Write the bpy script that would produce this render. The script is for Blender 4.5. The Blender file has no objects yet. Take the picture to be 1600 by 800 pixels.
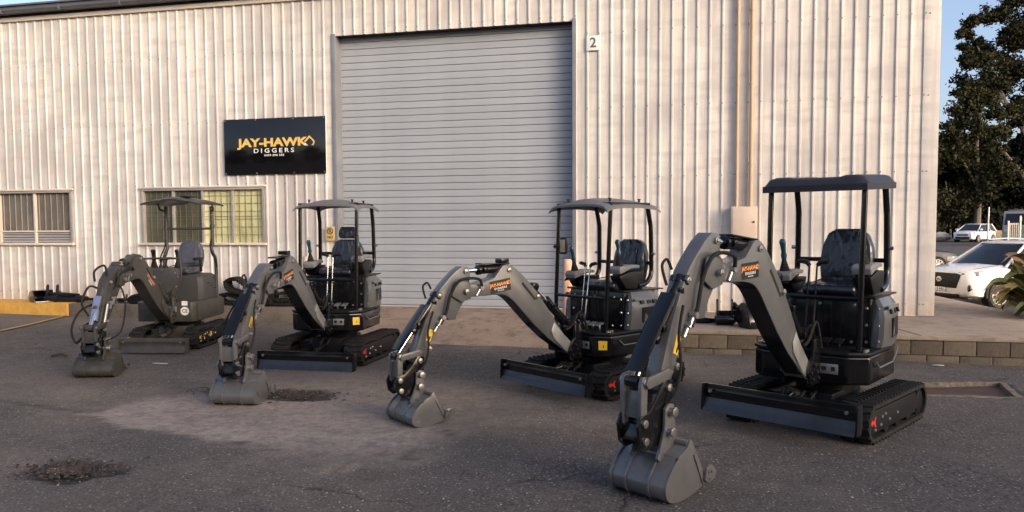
import bpy, bmesh, math, random
from mathutils import Vector, Matrix, noise
R = math.radians
PI = math.pi
rng = random.Random(7)
scn = bpy.context.scene
col = scn.collection

# ------------------------------------------------------------------ camera
cam_d = bpy.data.cameras.new('camera')
cam = bpy.data.objects.new('camera', cam_d); col.objects.link(cam)
rx = Vector((0.97616667, 0.21695279, -0.00548865))
dn = Vector((0.0065583, -0.05476902, -0.99847751))
fw = Vector((-0.21692309, 0.97464447, -0.05488653))
CAM_H = 1.68
cam.matrix_world = Matrix(((rx.x, -dn.x, -fw.x, 0), (rx.y, -dn.y, -fw.y, 0), (rx.z, -dn.z, -fw.z, CAM_H), (0, 0, 0, 1)))
cam_d.lens = 27.0; cam_d.sensor_width = 36.0; cam_d.shift_y = 0.0125
cam_d.clip_start = 0.05; cam_d.clip_end = 2000
scn.camera = cam

# ------------------------------------------------------------------ sky, sun, exposure
SUN_EL, SUN_AZ = R(14), R(124)          # azimuth measured clockwise from +Y
world = bpy.data.worlds.new('World'); scn.world = world; world.use_nodes = True
nt = world.node_tree
sky = nt.nodes.new('ShaderNodeTexSky'); sky.sky_type = 'NISHITA'; sky.sun_disc = False
sky.sun_elevation = SUN_EL; sky.sun_rotation = SUN_AZ
sky.air_density = 0.7; sky.dust_density = 4.0; sky.ozone_density = 0.3
bg = nt.nodes['Background']; bg.inputs['Strength'].default_value = 0.15
tint = nt.nodes.new('ShaderNodeMix'); tint.data_type = 'RGBA'; tint.blend_type = 'MULTIPLY'; tint.inputs['Factor'].default_value = 1.0
tint.inputs['B'].default_value = (0.98, 0.975, 1.03, 1)               # cool dusk air
nt.links.new(sky.outputs[0], tint.inputs['A']); nt.links.new(tint.outputs['Result'], bg.inputs['Color'])
sd = bpy.data.lights.new('sun', 'SUN'); sd.energy = 0.6; sd.angle = R(20); sd.color = (1.0, 0.90, 0.79)
sun = bpy.data.objects.new('sun', sd); col.objects.link(sun)
sdir = Vector((math.sin(SUN_AZ) * math.cos(SUN_EL), math.cos(SUN_AZ) * math.cos(SUN_EL), math.sin(SUN_EL)))
sun.rotation_euler = sdir.to_track_quat('Z', 'Y').to_euler(); sun.location = sdir * 60
vs = scn.view_settings
vs.view_transform = 'Standard'; vs.look = 'None'; vs.exposure = 1.2; vs.gamma = 1.0
scn.cycles.max_bounces = 6

# ------------------------------------------------------------------ materials
MATS = {}
def mat(name, c, rough=0.6, metal=0.0, var=0.12, vscale=6.0, bump=0.0, bscale=40.0, coat=0.0, spec=0.5, c2=None, stretch=None, island=0.0, trans=0.0, detail=4.0, dust=None, dust_amt=0.5):
    """Principled material whose colour and roughness wander with noise in object space."""
    if name in MATS: return MATS[name]
    m = bpy.data.materials.new(name); m.use_nodes = True; MATS[name] = m
    t = m.node_tree; N = t.nodes; L = t.links
    p = N['Principled BSDF']
    p.inputs['Roughness'].default_value = rough; p.inputs['Metallic'].default_value = metal
    p.inputs['Coat Weight'].default_value = coat; p.inputs['Coat Roughness'].default_value = 0.08
    p.inputs['Specular IOR Level'].default_value = spec
    tc = N.new('ShaderNodeTexCoord')
    src = tc.outputs['Object']
    if stretch:
        mp = N.new('ShaderNodeMapping'); mp.inputs['Scale'].default_value = stretch
        L.new(src, mp.inputs['Vector']); src = mp.outputs['Vector']
    n = N.new('ShaderNodeTexNoise'); n.inputs['Scale'].default_value = vscale; n.inputs['Detail'].default_value = detail
    L.new(src, n.inputs['Vector'])
    a = [max(0, x * (1 - var)) for x in c]; b = [min(1, x * (1 + var)) for x in c]
    if c2: a, b = c, c2
    r = N.new('ShaderNodeValToRGB'); r.color_ramp.elements[0].position = 0.3; r.color_ramp.elements[1].position = 0.7
    r.color_ramp.elements[0].color = (*a, 1); r.color_ramp.elements[1].color = (*b, 1)
    L.new(n.outputs['Fac'], r.inputs['Fac'])
    out = r.outputs['Color']
    if island:
        g = N.new('ShaderNodeNewGeometry'); hs = N.new('ShaderNodeHueSaturation')
        mr = N.new('ShaderNodeMapRange'); mr.inputs['To Min'].default_value = 1 - island; mr.inputs['To Max'].default_value = 1 + island
        L.new(g.outputs['Random Per Island'], mr.inputs['Value']); L.new(mr.outputs['Result'], hs.inputs['Value'])
        L.new(out, hs.inputs['Color']); out = hs.outputs['Color']
    if dust:                                             # dust lying in the noise hollows
        n3 = N.new('ShaderNodeTexNoise'); n3.inputs['Scale'].default_value = vscale * 2.3; n3.inputs['Detail'].default_value = 8; n3.inputs['Roughness'].default_value = 0.7
        L.new(tc.outputs['Object'], n3.inputs['Vector'])
        r3 = N.new('ShaderNodeMapRange'); r3.inputs['From Min'].default_value = 0.45; r3.inputs['From Max'].default_value = 0.8; r3.inputs['To Max'].default_value = dust_amt
        L.new(n3.outputs['Fac'], r3.inputs['Value'])
        mx = N.new('ShaderNodeMix'); mx.data_type = 'RGBA'; L.new(r3.outputs['Result'], mx.inputs['Factor'])
        L.new(out, mx.inputs['A']); mx.inputs['B'].default_value = (*dust, 1); out = mx.outputs['Result']
    L.new(out, p.inputs['Base Color'])
    rr = N.new('ShaderNodeMapRange'); rr.inputs['To Min'].default_value = max(0.02, rough * 0.75); rr.inputs['To Max'].default_value = min(1, rough * 1.3)
    L.new(n.outputs['Fac'], rr.inputs['Value']); L.new(rr.outputs['Result'], p.inputs['Roughness'])
    if bump:
        n2 = N.new('ShaderNodeTexNoise'); n2.inputs['Scale'].default_value = bscale; n2.inputs['Detail'].default_value = 6
        L.new(src, n2.inputs['Vector'])
        bp = N.new('ShaderNodeBump'); bp.inputs['Strength'].default_value = bump; bp.inputs['Distance'].default_value = 0.02
        L.new(n2.outputs['Fac'], bp.inputs['Height']); L.new(bp.outputs['Normal'], p.inputs['Normal'])
    if trans: p.inputs['Transmission Weight'].default_value = trans
    return m

M_GREY = mat('grey_paint', (0.094, 0.095, 0.098), 0.30, var=0.08, vscale=3, coat=0.30, dust=(0.19, 0.175, 0.155), dust_amt=0.38)
M_GREYD = mat('dark_grey_paint', (0.043, 0.040, 0.036), 0.42, var=0.08, vscale=4, dust=(0.17, 0.15, 0.13), dust_amt=0.3)
M_HOOD = mat('grey_plastic_hood', (0.050, 0.050, 0.051), 0.5, var=0.06, vscale=4)
M_BLACK = mat('gloss_black_paint', (0.006, 0.006, 0.0075), 0.15, var=0.2, vscale=4, coat=0.1, spec=0.4, dust=(0.06, 0.055, 0.05), dust_amt=0.06)
M_GREYC = mat('canopy_grey_plastic', (0.14, 0.138, 0.14), 0.5, var=0.06, vscale=4)
M_CANB = mat('canopy_dark_plastic', (0.026, 0.026, 0.029), 0.42, var=0.1, vscale=4, spec=0.35)
M_SATIN = mat('satin_black', (0.008, 0.008, 0.009), 0.42, var=0.2, vscale=6, spec=0.3, dust=(0.07, 0.06, 0.055), dust_amt=0.08)
M_RUBBER = mat('black_rubber', (0.014, 0.013, 0.013), 0.75, var=0.25, vscale=12, spec=0.25, bump=0.2, bscale=60, dust=(0.10, 0.085, 0.07), dust_amt=0.3)
M_BOLT = mat('zinc_bolt', (0.42, 0.40, 0.38), 0.34, metal=0.9, var=0.1)
M_CHROME = mat('chrome_rod', (0.75, 0.75, 0.75), 0.12, metal=1.0, var=0.05)
def wrap_material():
    """Black vinyl under creased clear plastic wrap."""
    m = bpy.data.materials.new('wrapped_black_seat'); m.use_nodes = True
    t = m.node_tree; N = t.nodes; L = t.links; p = N['Principled BSDF']
    p.inputs['Base Color'].default_value = (0.010, 0.011, 0.018, 1); p.inputs['Roughness'].default_value = 0.30; p.inputs['Coat Weight'].default_value = 0.35
    o = N.new('ShaderNodeTexCoord').outputs['Object']
    mp = N.new('ShaderNodeMapping'); mp.inputs['Scale'].default_value = (1.0, 1.6, 0.7); mp.inputs['Rotation'].default_value = (0.5, 0.2, 0); L.new(o, mp.inputs['Vector'])
    nz_ = N.new('ShaderNodeTexNoise'); nz_.inputs['Scale'].default_value = 6; L.new(mp.outputs['Vector'], nz_.inputs['Vector'])
    va = N.new('ShaderNodeVectorMath'); va.operation = 'MULTIPLY_ADD'; va.inputs[1].default_value = (0.25, 0.25, 0.25); L.new(nz_.outputs['Color'], va.inputs[0]); L.new(mp.outputs['Vector'], va.inputs[2])
    v = N.new('ShaderNodeTexVoronoi'); v.feature = 'DISTANCE_TO_EDGE'; v.inputs['Scale'].default_value = 6.5; L.new(va.outputs['Vector'], v.inputs['Vector'])
    bp = N.new('ShaderNodeBump'); bp.inputs['Strength'].default_value = 0.5; bp.inputs['Distance'].default_value = 0.035
    L.new(v.outputs['Distance'], bp.inputs['Height']); L.new(bp.outputs['Normal'], p.inputs['Normal']); L.new(bp.outputs['Normal'], p.inputs['Coat Normal'])
    return m
M_SEAT = wrap_material()
M_CONS = mat('console_light_grey', (0.20, 0.195, 0.19), 0.55, var=0.05)
M_JOY = mat('blue_wrapped_grip', (0.012, 0.05, 0.085), 0.3, var=0.3, vscale=20, coat=0.4)
M_YEL = mat('yellow_label', (0.72, 0.46, 0.03), 0.5, var=0.1, vscale=30)
M_ORANGE = mat('orange_print', (0.83, 0.30, 0.08), 0.5, var=0.05)
M_GOLD = mat('gold_print', (0.80, 0.52, 0.13), 0.4, var=0.08, vscale=15)
M_RED = mat('red_decal', (0.60, 0.030, 0.015), 0.45, var=0.1)
M_WHITE = mat('white_print', (0.78, 0.77, 0.74), 0.5, var=0.04)
M_SIGNB = mat('gloss_black_sign', (0.006, 0.006, 0.007), 0.07, var=0.2, spec=0.6)
M_STICK = mat('black_sticker', (0.012, 0.011, 0.011), 0.4, var=0.1)
M_STEELP = mat('worn_steel_plate', (0.42, 0.42, 0.42), 0.35, metal=0.7, var=0.15)
M_BLADE = mat('blade_wear_strip', (0.017, 0.019, 0.026), 0.34, var=0.2, vscale=5, coat=0.2, dust=(0.10, 0.09, 0.085), dust_amt=0.2)
M_DOOR = mat('roller_door_grey', (0.345, 0.372, 0.410), 0.5, var=0.07, vscale=1.5, stretch=(0.6, 1, 4), dust=(0.26, 0.235, 0.215), dust_amt=0.30)
M_JAMB = mat('jamb_blue_grey', (0.19, 0.20, 0.225), 0.55, var=0.15, vscale=3)
M_CREAM = mat('cream_trim', (0.66, 0.58, 0.50), 0.55, var=0.06)
M_CONDUIT = mat('tan_conduit', (0.50, 0.36, 0.24), 0.55, var=0.08)
M_BOX = mat('pinkish_beige_enamel', (0.66, 0.53, 0.43), 0.5, var=0.05)
M_ALU = mat('weathered_aluminium', (0.40, 0.37, 0.34), 0.5, metal=0.3, var=0.12)
M_GLASSB = mat('dusty_blind_glass', (0.11, 0.10, 0.085), 0.2, vscale=2.0, c2=(0.20, 0.18, 0.15))
M_GLASSD = mat('dark_window_glass', (0.060, 0.062, 0.048), 0.10, var=0.5, vscale=1.5, c2=(0.13, 0.13, 0.095))
M_GLASSY = mat('frosted_glass_painted_glow', (0.40, 0.39, 0.18), 0.2, vscale=1.8, c2=(0.78, 0.74, 0.44), detail=5, stretch=(1.6, 1, 0.6))  # light seen in the panes is painted into the glass colour
M_GUTTER = mat('grey_gutter', (0.10, 0.105, 0.12), 0.4, var=0.15, vscale=2)
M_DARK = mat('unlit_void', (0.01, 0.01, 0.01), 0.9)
M_CARW = mat('white_car_paint', (0.78, 0.78, 0.77), 0.25, var=0.03, coat=0.6)
M_CARD = mat('dark_blue_car_paint', (0.02, 0.024, 0.036), 0.45, var=0.05, spec=0.3)
M_TRUCK = mat('grey_truck_paint', (0.26, 0.27, 0.28), 0.4, var=0.06)
M_CARG = mat('car_glass', (0.012, 0.014, 0.018), 0.05, var=0.3)
M_CHR = mat('car_trim_silver', (0.55, 0.55, 0.55), 0.25, metal=0.6)
M_LAMP = mat('headlamp_lens', (0.35, 0.36, 0.38), 0.12, var=0.5, vscale=18)
M_TYRE = mat('tyre', (0.02, 0.02, 0.02), 0.8)
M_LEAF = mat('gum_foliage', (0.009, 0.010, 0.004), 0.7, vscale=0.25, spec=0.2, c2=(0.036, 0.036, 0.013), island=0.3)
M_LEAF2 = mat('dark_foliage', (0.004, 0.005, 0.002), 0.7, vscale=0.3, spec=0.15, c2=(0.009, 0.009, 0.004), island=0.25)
M_BARK = mat('grey_bark', (0.12, 0.10, 0.085), 0.85, var=0.3, vscale=4, bump=0.5)
M_PLANT = [mat('green_strap_leaf', (0.08, 0.105, 0.03), 0.45, var=0.5, vscale=6, c2=(0.24, 0.24, 0.07)),
           mat('yellowing_strap_leaf', (0.30, 0.26, 0.07), 0.45, var=0.3, vscale=6, c2=(0.48, 0.34, 0.09)),
           mat('browned_strap_leaf', (0.16, 0.10, 0.05), 0.6, var=0.3, vscale=6, c2=(0.32, 0.22, 0.12))]
M_ROCK = mat('pale_rock', (0.30, 0.28, 0.26), 0.9, var=0.3, vscale=5, bump=0.6)
M_BOLLA = mat('faded_orange_bollard', (0.62, 0.22, 0.09), 0.7, vscale=9, c2=(0.72, 0.60, 0.48), stretch=(3, 3, 0.35), detail=6)
M_BOLLB = mat('cream_bollard', (0.58, 0.46, 0.36), 0.7, var=0.12)
M_YSIGN = mat('aged_yellow_sign', (0.56, 0.40, 0.16), 0.6, var=0.2, vscale=12)
M_YPAINT = mat('yellow_kerb_paint', (0.52, 0.27, 0.035), 0.75, vscale=5, c2=(0.62, 0.36, 0.07), bump=0.3, detail=8, dust=(0.20, 0.16, 0.11), dust_amt=0.6)
M_YLINE = mat('worn_yellow_line', (0.45, 0.27, 0.07), 0.8, vscale=9, c2=(0.34, 0.24, 0.12), dust=(0.07, 0.06, 0.055), dust_amt=0.7)
M_RUST = mat('rusty_steel', (0.045, 0.022, 0.018), 0.75, vscale=7, c2=(0.085, 0.038, 0.026), bump=0.4)
M_DRAIN = mat('drain_mortar', (0.085, 0.070, 0.055), 0.9, vscale=18, c2=(0.24, 0.20, 0.155), bump=0.8, bscale=50)
M_PEB = mat('pale_pebbles', (0.26, 0.235, 0.205), 0.85, island=0.6, vscale=2)
M_LITTER = mat('leaf_litter', (0.030, 0.020, 0.015), 0.9, island=0.6, vscale=4, c2=(0.065, 0.045, 0.032))
M_PAPER = mat('white_litter', (0.45, 0.43, 0.40), 0.8, var=0.1)
M_BLOCK = mat('old_concrete_block', (0.095, 0.077, 0.056), 0.9, vscale=5, c2=(0.195, 0.156, 0.110), bump=0.5, bscale=45, detail=9, dust=(0.055, 0.042, 0.032), dust_amt=0.9)

def ramp(N, L, fac, e):
    r = N.new('ShaderNodeValToRGB'); cr = r.color_ramp
    while len(cr.elements) < len(e): cr.elements.new(0.5)
    for el, (p, c) in zip(cr.elements, e): el.position = p; el.color = (*c, 1)
    L.new(fac, r.inputs['Fac']); return r.outputs['Color']
def noise_node(N, L, src, scale, detail=4, rough=0.5):
    n = N.new('ShaderNodeTexNoise'); n.inputs['Scale'].default_value = scale; n.inputs['Detail'].default_value = detail; n.inputs['Roughness'].default_value = rough
    L.new(src, n.inputs['Vector']); return n.outputs['Fac']
def mix(N, L, f, a, b):
    m = N.new('ShaderNodeMix'); m.data_type = 'RGBA'
    if isinstance(f, float): m.inputs['Factor'].default_value = f
    else: L.new(f, m.inputs['Factor'])
    for k, v in (('A', a), ('B', b)):
        if isinstance(v, tuple): m.inputs[k].default_value = (*v, 1)
        else: L.new(v, m.inputs[k])
    return m.outputs['Result']
def mrange(N, L, v, a, b, c=0.0, d=1.0):
    r = N.new('ShaderNodeMapRange'); r.inputs['From Min'].default_value = a; r.inputs['From Max'].default_value = b
    r.inputs['To Min'].default_value = c; r.inputs['To Max'].default_value = d
    L.new(v, r.inputs['Value']); return r.outputs['Result']
def mulv(N, L, a, b):
    m = N.new('ShaderNodeMath'); m.operation = 'MULTIPLY'; L.new(a, m.inputs[0])
    if isinstance(b, float): m.inputs[1].default_value = b
    else: L.new(b, m.inputs[1])
    return m.outputs[0]

def slat_random(m, a, b):
    t = m.node_tree; p = t.nodes['Principled BSDF']; src = p.inputs['Base Color'].links[0].from_socket
    oi = t.nodes.new('ShaderNodeObjectInfo'); hs = t.nodes.new('ShaderNodeHueSaturation')
    t.links.new(mrange(t.nodes, t.links, oi.outputs['Random'], 0, 1, a, b), hs.inputs['Value']); t.links.new(src, hs.inputs['Color']); t.links.new(hs.outputs['Color'], p.inputs['Base Color'])
def scuffed(m, amt, tone):
    # fine pale scratches and rubbed spots in the paint
    t = m.node_tree; N = t.nodes; L = t.links; p = N['Principled BSDF']; src = p.inputs['Base Color'].links[0].from_socket
    o = N.new('ShaderNodeTexCoord').outputs['Object']
    mp = N.new('ShaderNodeMapping'); mp.inputs['Scale'].default_value = (6, 30, 30); mp.inputs['Rotation'].default_value = (0.3, 0.7, 0.4); L.new(o, mp.inputs['Vector'])
    a = mrange(N, L, noise_node(N, L, mp.outputs['Vector'], 3.0, 5, 0.65), 0.62, 0.70, 0, 1); b = mrange(N, L, noise_node(N, L, o, 3.5, 4, 0.6), 0.50, 0.68, 0, amt)
    L.new(mix(N, L, mulv(N, L, a, b), src, tone), p.inputs['Base Color'])
scuffed(M_GREY, 0.7, (0.24, 0.235, 0.23)); scuffed(M_GREYD, 0.6, (0.14, 0.13, 0.12)); scuffed(M_BLACK, 0.25, (0.08, 0.078, 0.075))
slat_random(M_DOOR, 0.95, 1.04); slat_random(M_BLOCK, 0.72, 1.2)
def wall_material():
    m = bpy.data.materials.new('painted_corrugated_steel'); m.use_nodes = True
    t = m.node_tree; N = t.nodes; L = t.links; p = N['Principled BSDF']
    o = N.new('ShaderNodeTexCoord').outputs['Object']
    def mapped(s):
        mp = N.new('ShaderNodeMapping'); mp.inputs['Scale'].default_value = s; L.new(o, mp.inputs['Vector']); return mp.outputs['Vector']
    f1 = noise_node(N, L, mapped((0.9, 1, 0.5)), 1.6, 3)  # mottled tree shade with some grime, painted into the wall colour
    f2 = noise_node(N, L, mapped((7, 1, 0.35)), 1.5, 4, 0.6)        # same painted shade and grime, drawn out in upright streaks
    f3 = noise_node(N, L, mapped((1.2, 1, 5)), 1.3, 3)              # same painted shade in level bands
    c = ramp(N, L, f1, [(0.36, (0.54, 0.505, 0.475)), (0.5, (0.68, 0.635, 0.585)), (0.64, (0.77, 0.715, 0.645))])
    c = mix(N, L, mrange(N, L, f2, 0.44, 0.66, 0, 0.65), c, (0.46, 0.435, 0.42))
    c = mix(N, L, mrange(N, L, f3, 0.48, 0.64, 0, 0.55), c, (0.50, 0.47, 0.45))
    sp = N.new('ShaderNodeSeparateXYZ'); L.new(o, sp.inputs[0])
    oi = N.new('ShaderNodeObjectInfo'); hs = N.new('ShaderNodeHueSaturation'); L.new(mrange(N, L, oi.outputs['Random'], 0, 1, 0.95, 1.04), hs.inputs['Value']); L.new(c, hs.inputs['Color']); c = hs.outputs['Color']
    low = mrange(N, L, sp.outputs['Z'], 0.32, 0.75, 0.55, 0.0)      # splash dirt along the foot
    lown = mulv(N, L, low, mrange(N, L, noise_node(N, L, mapped((3, 1, 2)), 3.0, 6, 0.7), 0.3, 0.7, 0.0, 1.6))
    c = mix(N, L, lown, c, (0.42, 0.29, 0.19))
    L.new(c, p.inputs['Base Color']); p.inputs['Roughness'].default_value = 0.5
    return m
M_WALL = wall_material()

def ground_material():
    m = bpy.data.materials.new('worn_asphalt'); m.use_nodes = True
    t = m.node_tree; N = t.nodes; L = t.links; p = N['Principled BSDF']
    o = N.new('ShaderNodeTexCoord').outputs['Object']
    def attr(n):
        a = N.new('ShaderNodeAttribute'); a.attribute_name = n; return a.outputs['Fac']
    big = noise_node(N, L, o, 0.55, 5, 0.6); mid = noise_node(N, L, o, 4.0, 8, 0.65); fine = noise_node(N, L, o, 55, 6, 0.7)
    c = ramp(N, L, big, [(0.3, (0.056, 0.050, 0.049)), (0.55, (0.084, 0.074, 0.070)), (0.75, (0.118, 0.102, 0.092))])
    c = mix(N, L, mrange(N, L, mid, 0.42, 0.68, 0, 0.75), c, (0.040, 0.037, 0.038))
    f = mrange(N, L, fine, 0.45, 0.68, 0, 0.85)
    c = mix(N, L, f, c, (0.165, 0.148, 0.135))
    c = mix(N, L, mrange(N, L, fine, 0.47, 0.32, 0, 0.9), c, (0.016, 0.015, 0.016))
    # aggregate: bare pale chips
    v = N.new('ShaderNodeTexVoronoi'); v.inputs['Scale'].default_value = 42; L.new(o, v.inputs['Vector'])
    sx = N.new('ShaderNodeSeparateColor'); L.new(v.outputs['Color'], sx.inputs[0])
    chip = mulv(N, L, mrange(N, L, v.outputs['Distance'], 0.20, 0.36, 1, 0), mrange(N, L, sx.outputs[0], 0.62, 0.7, 0, 1))
    c = mix(N, L, mulv(N, L, chip, mrange(N, L, sx.outputs[1], 0, 1, 0.1, 0.85)), c, (0.40, 0.365, 0.33))
    broad = mrange(N, L, noise_node(N, L, o, 0.9, 9, 0.72), 0.48, 0.72, 0, 0.6)
    c = mix(N, L, mulv(N, L, broad, mrange(N, L, mid, 0.3, 0.65, 0.2, 1.0)), c, (0.150, 0.122, 0.098))
    # old hairline cracks, broken up so that they come and go
    wv = N.new('ShaderNodeTexNoise'); wv.inputs['Scale'].default_value = 2.2; wv.inputs['Detail'].default_value = 6; L.new(o, wv.inputs['Vector'])
    wa = N.new('ShaderNodeVectorMath'); wa.operation = 'MULTIPLY_ADD'; wa.inputs[1].default_value = (0.5, 0.5, 0.0); L.new(wv.outputs['Color'], wa.inputs[0]); L.new(o, wa.inputs[2])
    cv = N.new('ShaderNodeTexVoronoi'); cv.feature = 'DISTANCE_TO_EDGE'; cv.inputs['Scale'].default_value = 0.55; L.new(wa.outputs['Vector'], cv.inputs['Vector'])
    ck = mulv(N, L, mrange(N, L, cv.outputs['Distance'], 0.002, 0.007, 1, 0), mrange(N, L, noise_node(N, L, o, 0.8, 3), 0.48, 0.6, 0, 0.85))
    c = mix(N, L, ck, c, (0.014, 0.013, 0.013))
    # brown dust, the pale patch, damp rims
    brk = mrange(N, L, noise_node(N, L, o, 9, 8, 0.75), 0.3, 0.62, 0.25, 1.0)
    c = mix(N, L, mulv(N, L, attr('dust'), brk), c, (0.36, 0.285, 0.215))
    pc = ramp(N, L, noise_node(N, L, o, 14, 8, 0.7), [(0.3, (0.21, 0.170, 0.145)), (0.5, (0.33, 0.275, 0.235)), (0.7, (0.45, 0.385, 0.335))])
    brk2 = mrange(N, L, noise_node(N, L, o, 5, 10, 0.85), 0.36, 0.52, 0.25, 1.0)
    c = mix(N, L, mulv(N, L, attr('patch'), brk2), c, pc)
    c = mix(N, L, mulv(N, L, attr('damp'), 0.8), c, (0.022, 0.019, 0.018))
    L.new(c, p.inputs['Base Color'])
    L.new(mrange(N, L, mid, 0.3, 0.7, 0.78, 0.95), p.inputs['Roughness'])
    p.inputs['Specular IOR Level'].default_value = 0.3
    bp = N.new('ShaderNodeBump'); bp.inputs['Strength'].default_value = 0.7; bp.inputs['Distance'].default_value = 0.012
    L.new(fine, bp.inputs['Height']); L.new(bp.outputs['Normal'], p.inputs['Normal'])
    return m
M_GROUND = ground_material()

def slab_material(name, c0, c1, stain):
    m = bpy.data.materials.new(name); m.use_nodes = True
    t = m.node_tree; N = t.nodes; L = t.links; p = N['Principled BSDF']
    o = N.new('ShaderNodeTexCoord').outputs['Object']
    f1 = noise_node(N, L, o, 1.7, 8, 0.65); f2 = noise_node(N, L, o, 30, 8, 0.75); f3 = noise_node(N, L, o, 4.5, 7, 0.7)
    c = ramp(N, L, f1, [(0.3, c0), (0.7, c1)])
    c = mix(N, L, mrange(N, L, f2, 0.4, 0.75, 0, 0.5), c, tuple(x * 1.45 for x in c1))
    c = mix(N, L, mrange(N, L, f3, 0.5, 0.7, 0, 0.75), c, stain)
    L.new(c, p.inputs['Base Color']); p.inputs['Roughness'].default_value = 0.9
    bp = N.new('ShaderNodeBump'); bp.inputs['Strength'].default_value = 0.5; bp.inputs['Distance'].default_value = 0.01
    L.new(f2, bp.inputs['Height']); L.new(bp.outputs['Normal'], p.inputs['Normal'])
    return m
M_SLAB = slab_material('stained_concrete', (0.20, 0.160, 0.125), (0.315, 0.252, 0.197), (0.13, 0.100, 0.076))
M_RAMP = slab_material('dusty_ramp_concrete', (0.19, 0.138, 0.102), (0.30, 0.222, 0.168), (0.085, 0.058, 0.042))
M_KERB = slab_material('old_kerb_concrete', (0.10, 0.082, 0.064), (0.17, 0.138, 0.106), (0.060, 0.048, 0.038))

# ------------------------------------------------------------------ mesh helpers
class MB:
    """Collects shapes, then links them as ONE mesh object."""
    def __init__(s, M=None):
        s.v = []; s.f = []; s.mi = []; s.M = M or Matrix(); s.cur = 0
    def add(s, vs_, fs):
        o = len(s.v); s.v += [s.M @ Vector(p) for p in vs_]
        for f in fs: s.f.append([o + i for i in f]); s.mi.append(s.cur)
        return s
    def box(s, x0, x1, y0, y1, z0, z1):
        return s.add([(x0, y0, z0), (x1, y0, z0), (x1, y1, z0), (x0, y1, z0), (x0, y0, z1), (x1, y0, z1), (x1, y1, z1), (x0, y1, z1)],
                     [(0, 3, 2, 1), (4, 5, 6, 7), (0, 1, 5, 4), (1, 2, 6, 5), (2, 3, 7, 6), (3, 0, 4, 7)])
    def hexa(s, p):
        return s.add(p, [(0, 3, 2, 1), (4, 5, 6, 7), (0, 1, 5, 4), (1, 2, 6, 5), (2, 3, 7, 6), (3, 0, 4, 7)])
    def prism(s, pts, a, b, ax='y'):
        n = len(pts)
        area = sum(pts[i][0] * pts[(i + 1) % n][1] - pts[(i + 1) % n][0] * pts[i][1] for i in range(n))
        if area < 0: pts = pts[::-1]
        mk = {'y': lambda p, w: (p[0], w, p[1]), 'x': lambda p, w: (w, p[0], p[1]), 'z': lambda p, w: (p[0], p[1], w)}[ax]
        vv = [mk(p, a) for p in pts] + [mk(p, b) for p in pts]
        fs = [tuple(range(n)), tuple(range(2 * n - 1, n - 1, -1))]
        for i in range(n): j = (i + 1) % n; fs.append((i, n + i, n + j, j))
        return s.add(vv, fs)
    def cyl(s, p0, p1, r0, r1=None, n=12, cap=True):
        r1 = r0 if r1 is None else r1
        p0, p1 = Vector(p0), Vector(p1); d = (p1 - p0).normalized()
        u = d.orthogonal().normalized(); w = d.cross(u)
        vv = []
        for p, r in ((p0, r0), (p1, r1)):
            for i in range(n):
                a = 2 * PI * i / n; vv.append(p + (u * math.cos(a) + w * math.sin(a)) * r)
        fs = [(i, (i + 1) % n, n + (i + 1) % n, n + i) for i in range(n)]
        if cap: fs += [tuple(range(n - 1, -1, -1)), tuple(range(n, 2 * n))]
        return s.add(vv, fs)
    def tube(s, pts, r, n=8, smooth=0):
        pts = [Vector(p) for p in pts]
        if smooth: pts = spline(pts, smooth)
        rad = r if isinstance(r, (list, tuple)) else [r] * len(pts)
        vv = []; u = None
        for i, p in enumerate(pts):
            d = (pts[min(i + 1, len(pts) - 1)] - pts[max(i - 1, 0)]).normalized()
            u = d.orthogonal().normalized() if u is None else (u - d * u.dot(d)).normalized()
            w = d.cross(u)
            for k in range(n):
                a = 2 * PI * k / n; vv.append(p + (u * math.cos(a) + w * math.sin(a)) * rad[i])
        fs = []
        for i in range(len(pts) - 1):
            for k in range(n):
                a = i * n + k; b = i * n + (k + 1) % n; fs.append((a, b, b + n, a + n))
        fs += [tuple(range(n - 1, -1, -1)), tuple(range((len(pts) - 1) * n, len(pts) * n))]
        return s.add(vv, fs)
    def grid(s, P, closed=False):
        h = len(P); w = len(P[0]); fs = []
        for i in range(h - 1):
            for j in range(w if closed else w - 1):
                k = (j + 1) % w; fs.append((i * w + j, i * w + k, (i + 1) * w + k, (i + 1) * w + j))
        return s.add([p for r_ in P for p in r_], fs)
    def bolt(s, p, d, r=0.012, h=0.009):
        p = Vector(p); d = Vector(d).normalized()
        return s.cyl(p, p + d * h, r, r * 0.75, 6)
    def build(s, name, m, parent=None, bevel=0.0, seg=2, angle=35, kind=None, label=None, smooth=True, fix=False):
        me = bpy.data.meshes.new(name)
        me.from_pydata([tuple(p) for p in s.v], [], s.f)
        ms = m if isinstance(m, (list, tuple)) else [m]
        for x in ms: me.materials.append(x)
        if len(ms) > 1: me.polygons.foreach_set('material_index', s.mi)
        if bevel or fix:
            bm = bmesh.new(); bm.from_mesh(me)
            if fix: bmesh.ops.recalc_face_normals(bm, faces=bm.faces)
            if bevel:
                ed = [e for e in bm.edges if len(e.link_faces) == 2 and e.calc_face_angle(0) > 0.5]
                bmesh.ops.bevel(bm, geom=ed, offset=bevel, segments=seg, profile=0.6, affect='EDGES', clamp_overlap=True)
            bm.to_mesh(me); bm.free()
        if smooth:
            me.polygons.foreach_set('use_smooth', [True] * len(me.polygons)); me.set_sharp_from_angle(angle=R(angle))
        ob = bpy.data.objects.new(name, me); col.objects.link(ob)
        if parent: ob.parent = parent
        if kind: ob['kind'] = kind
        if label: ob['label'] = label
        return ob

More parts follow.
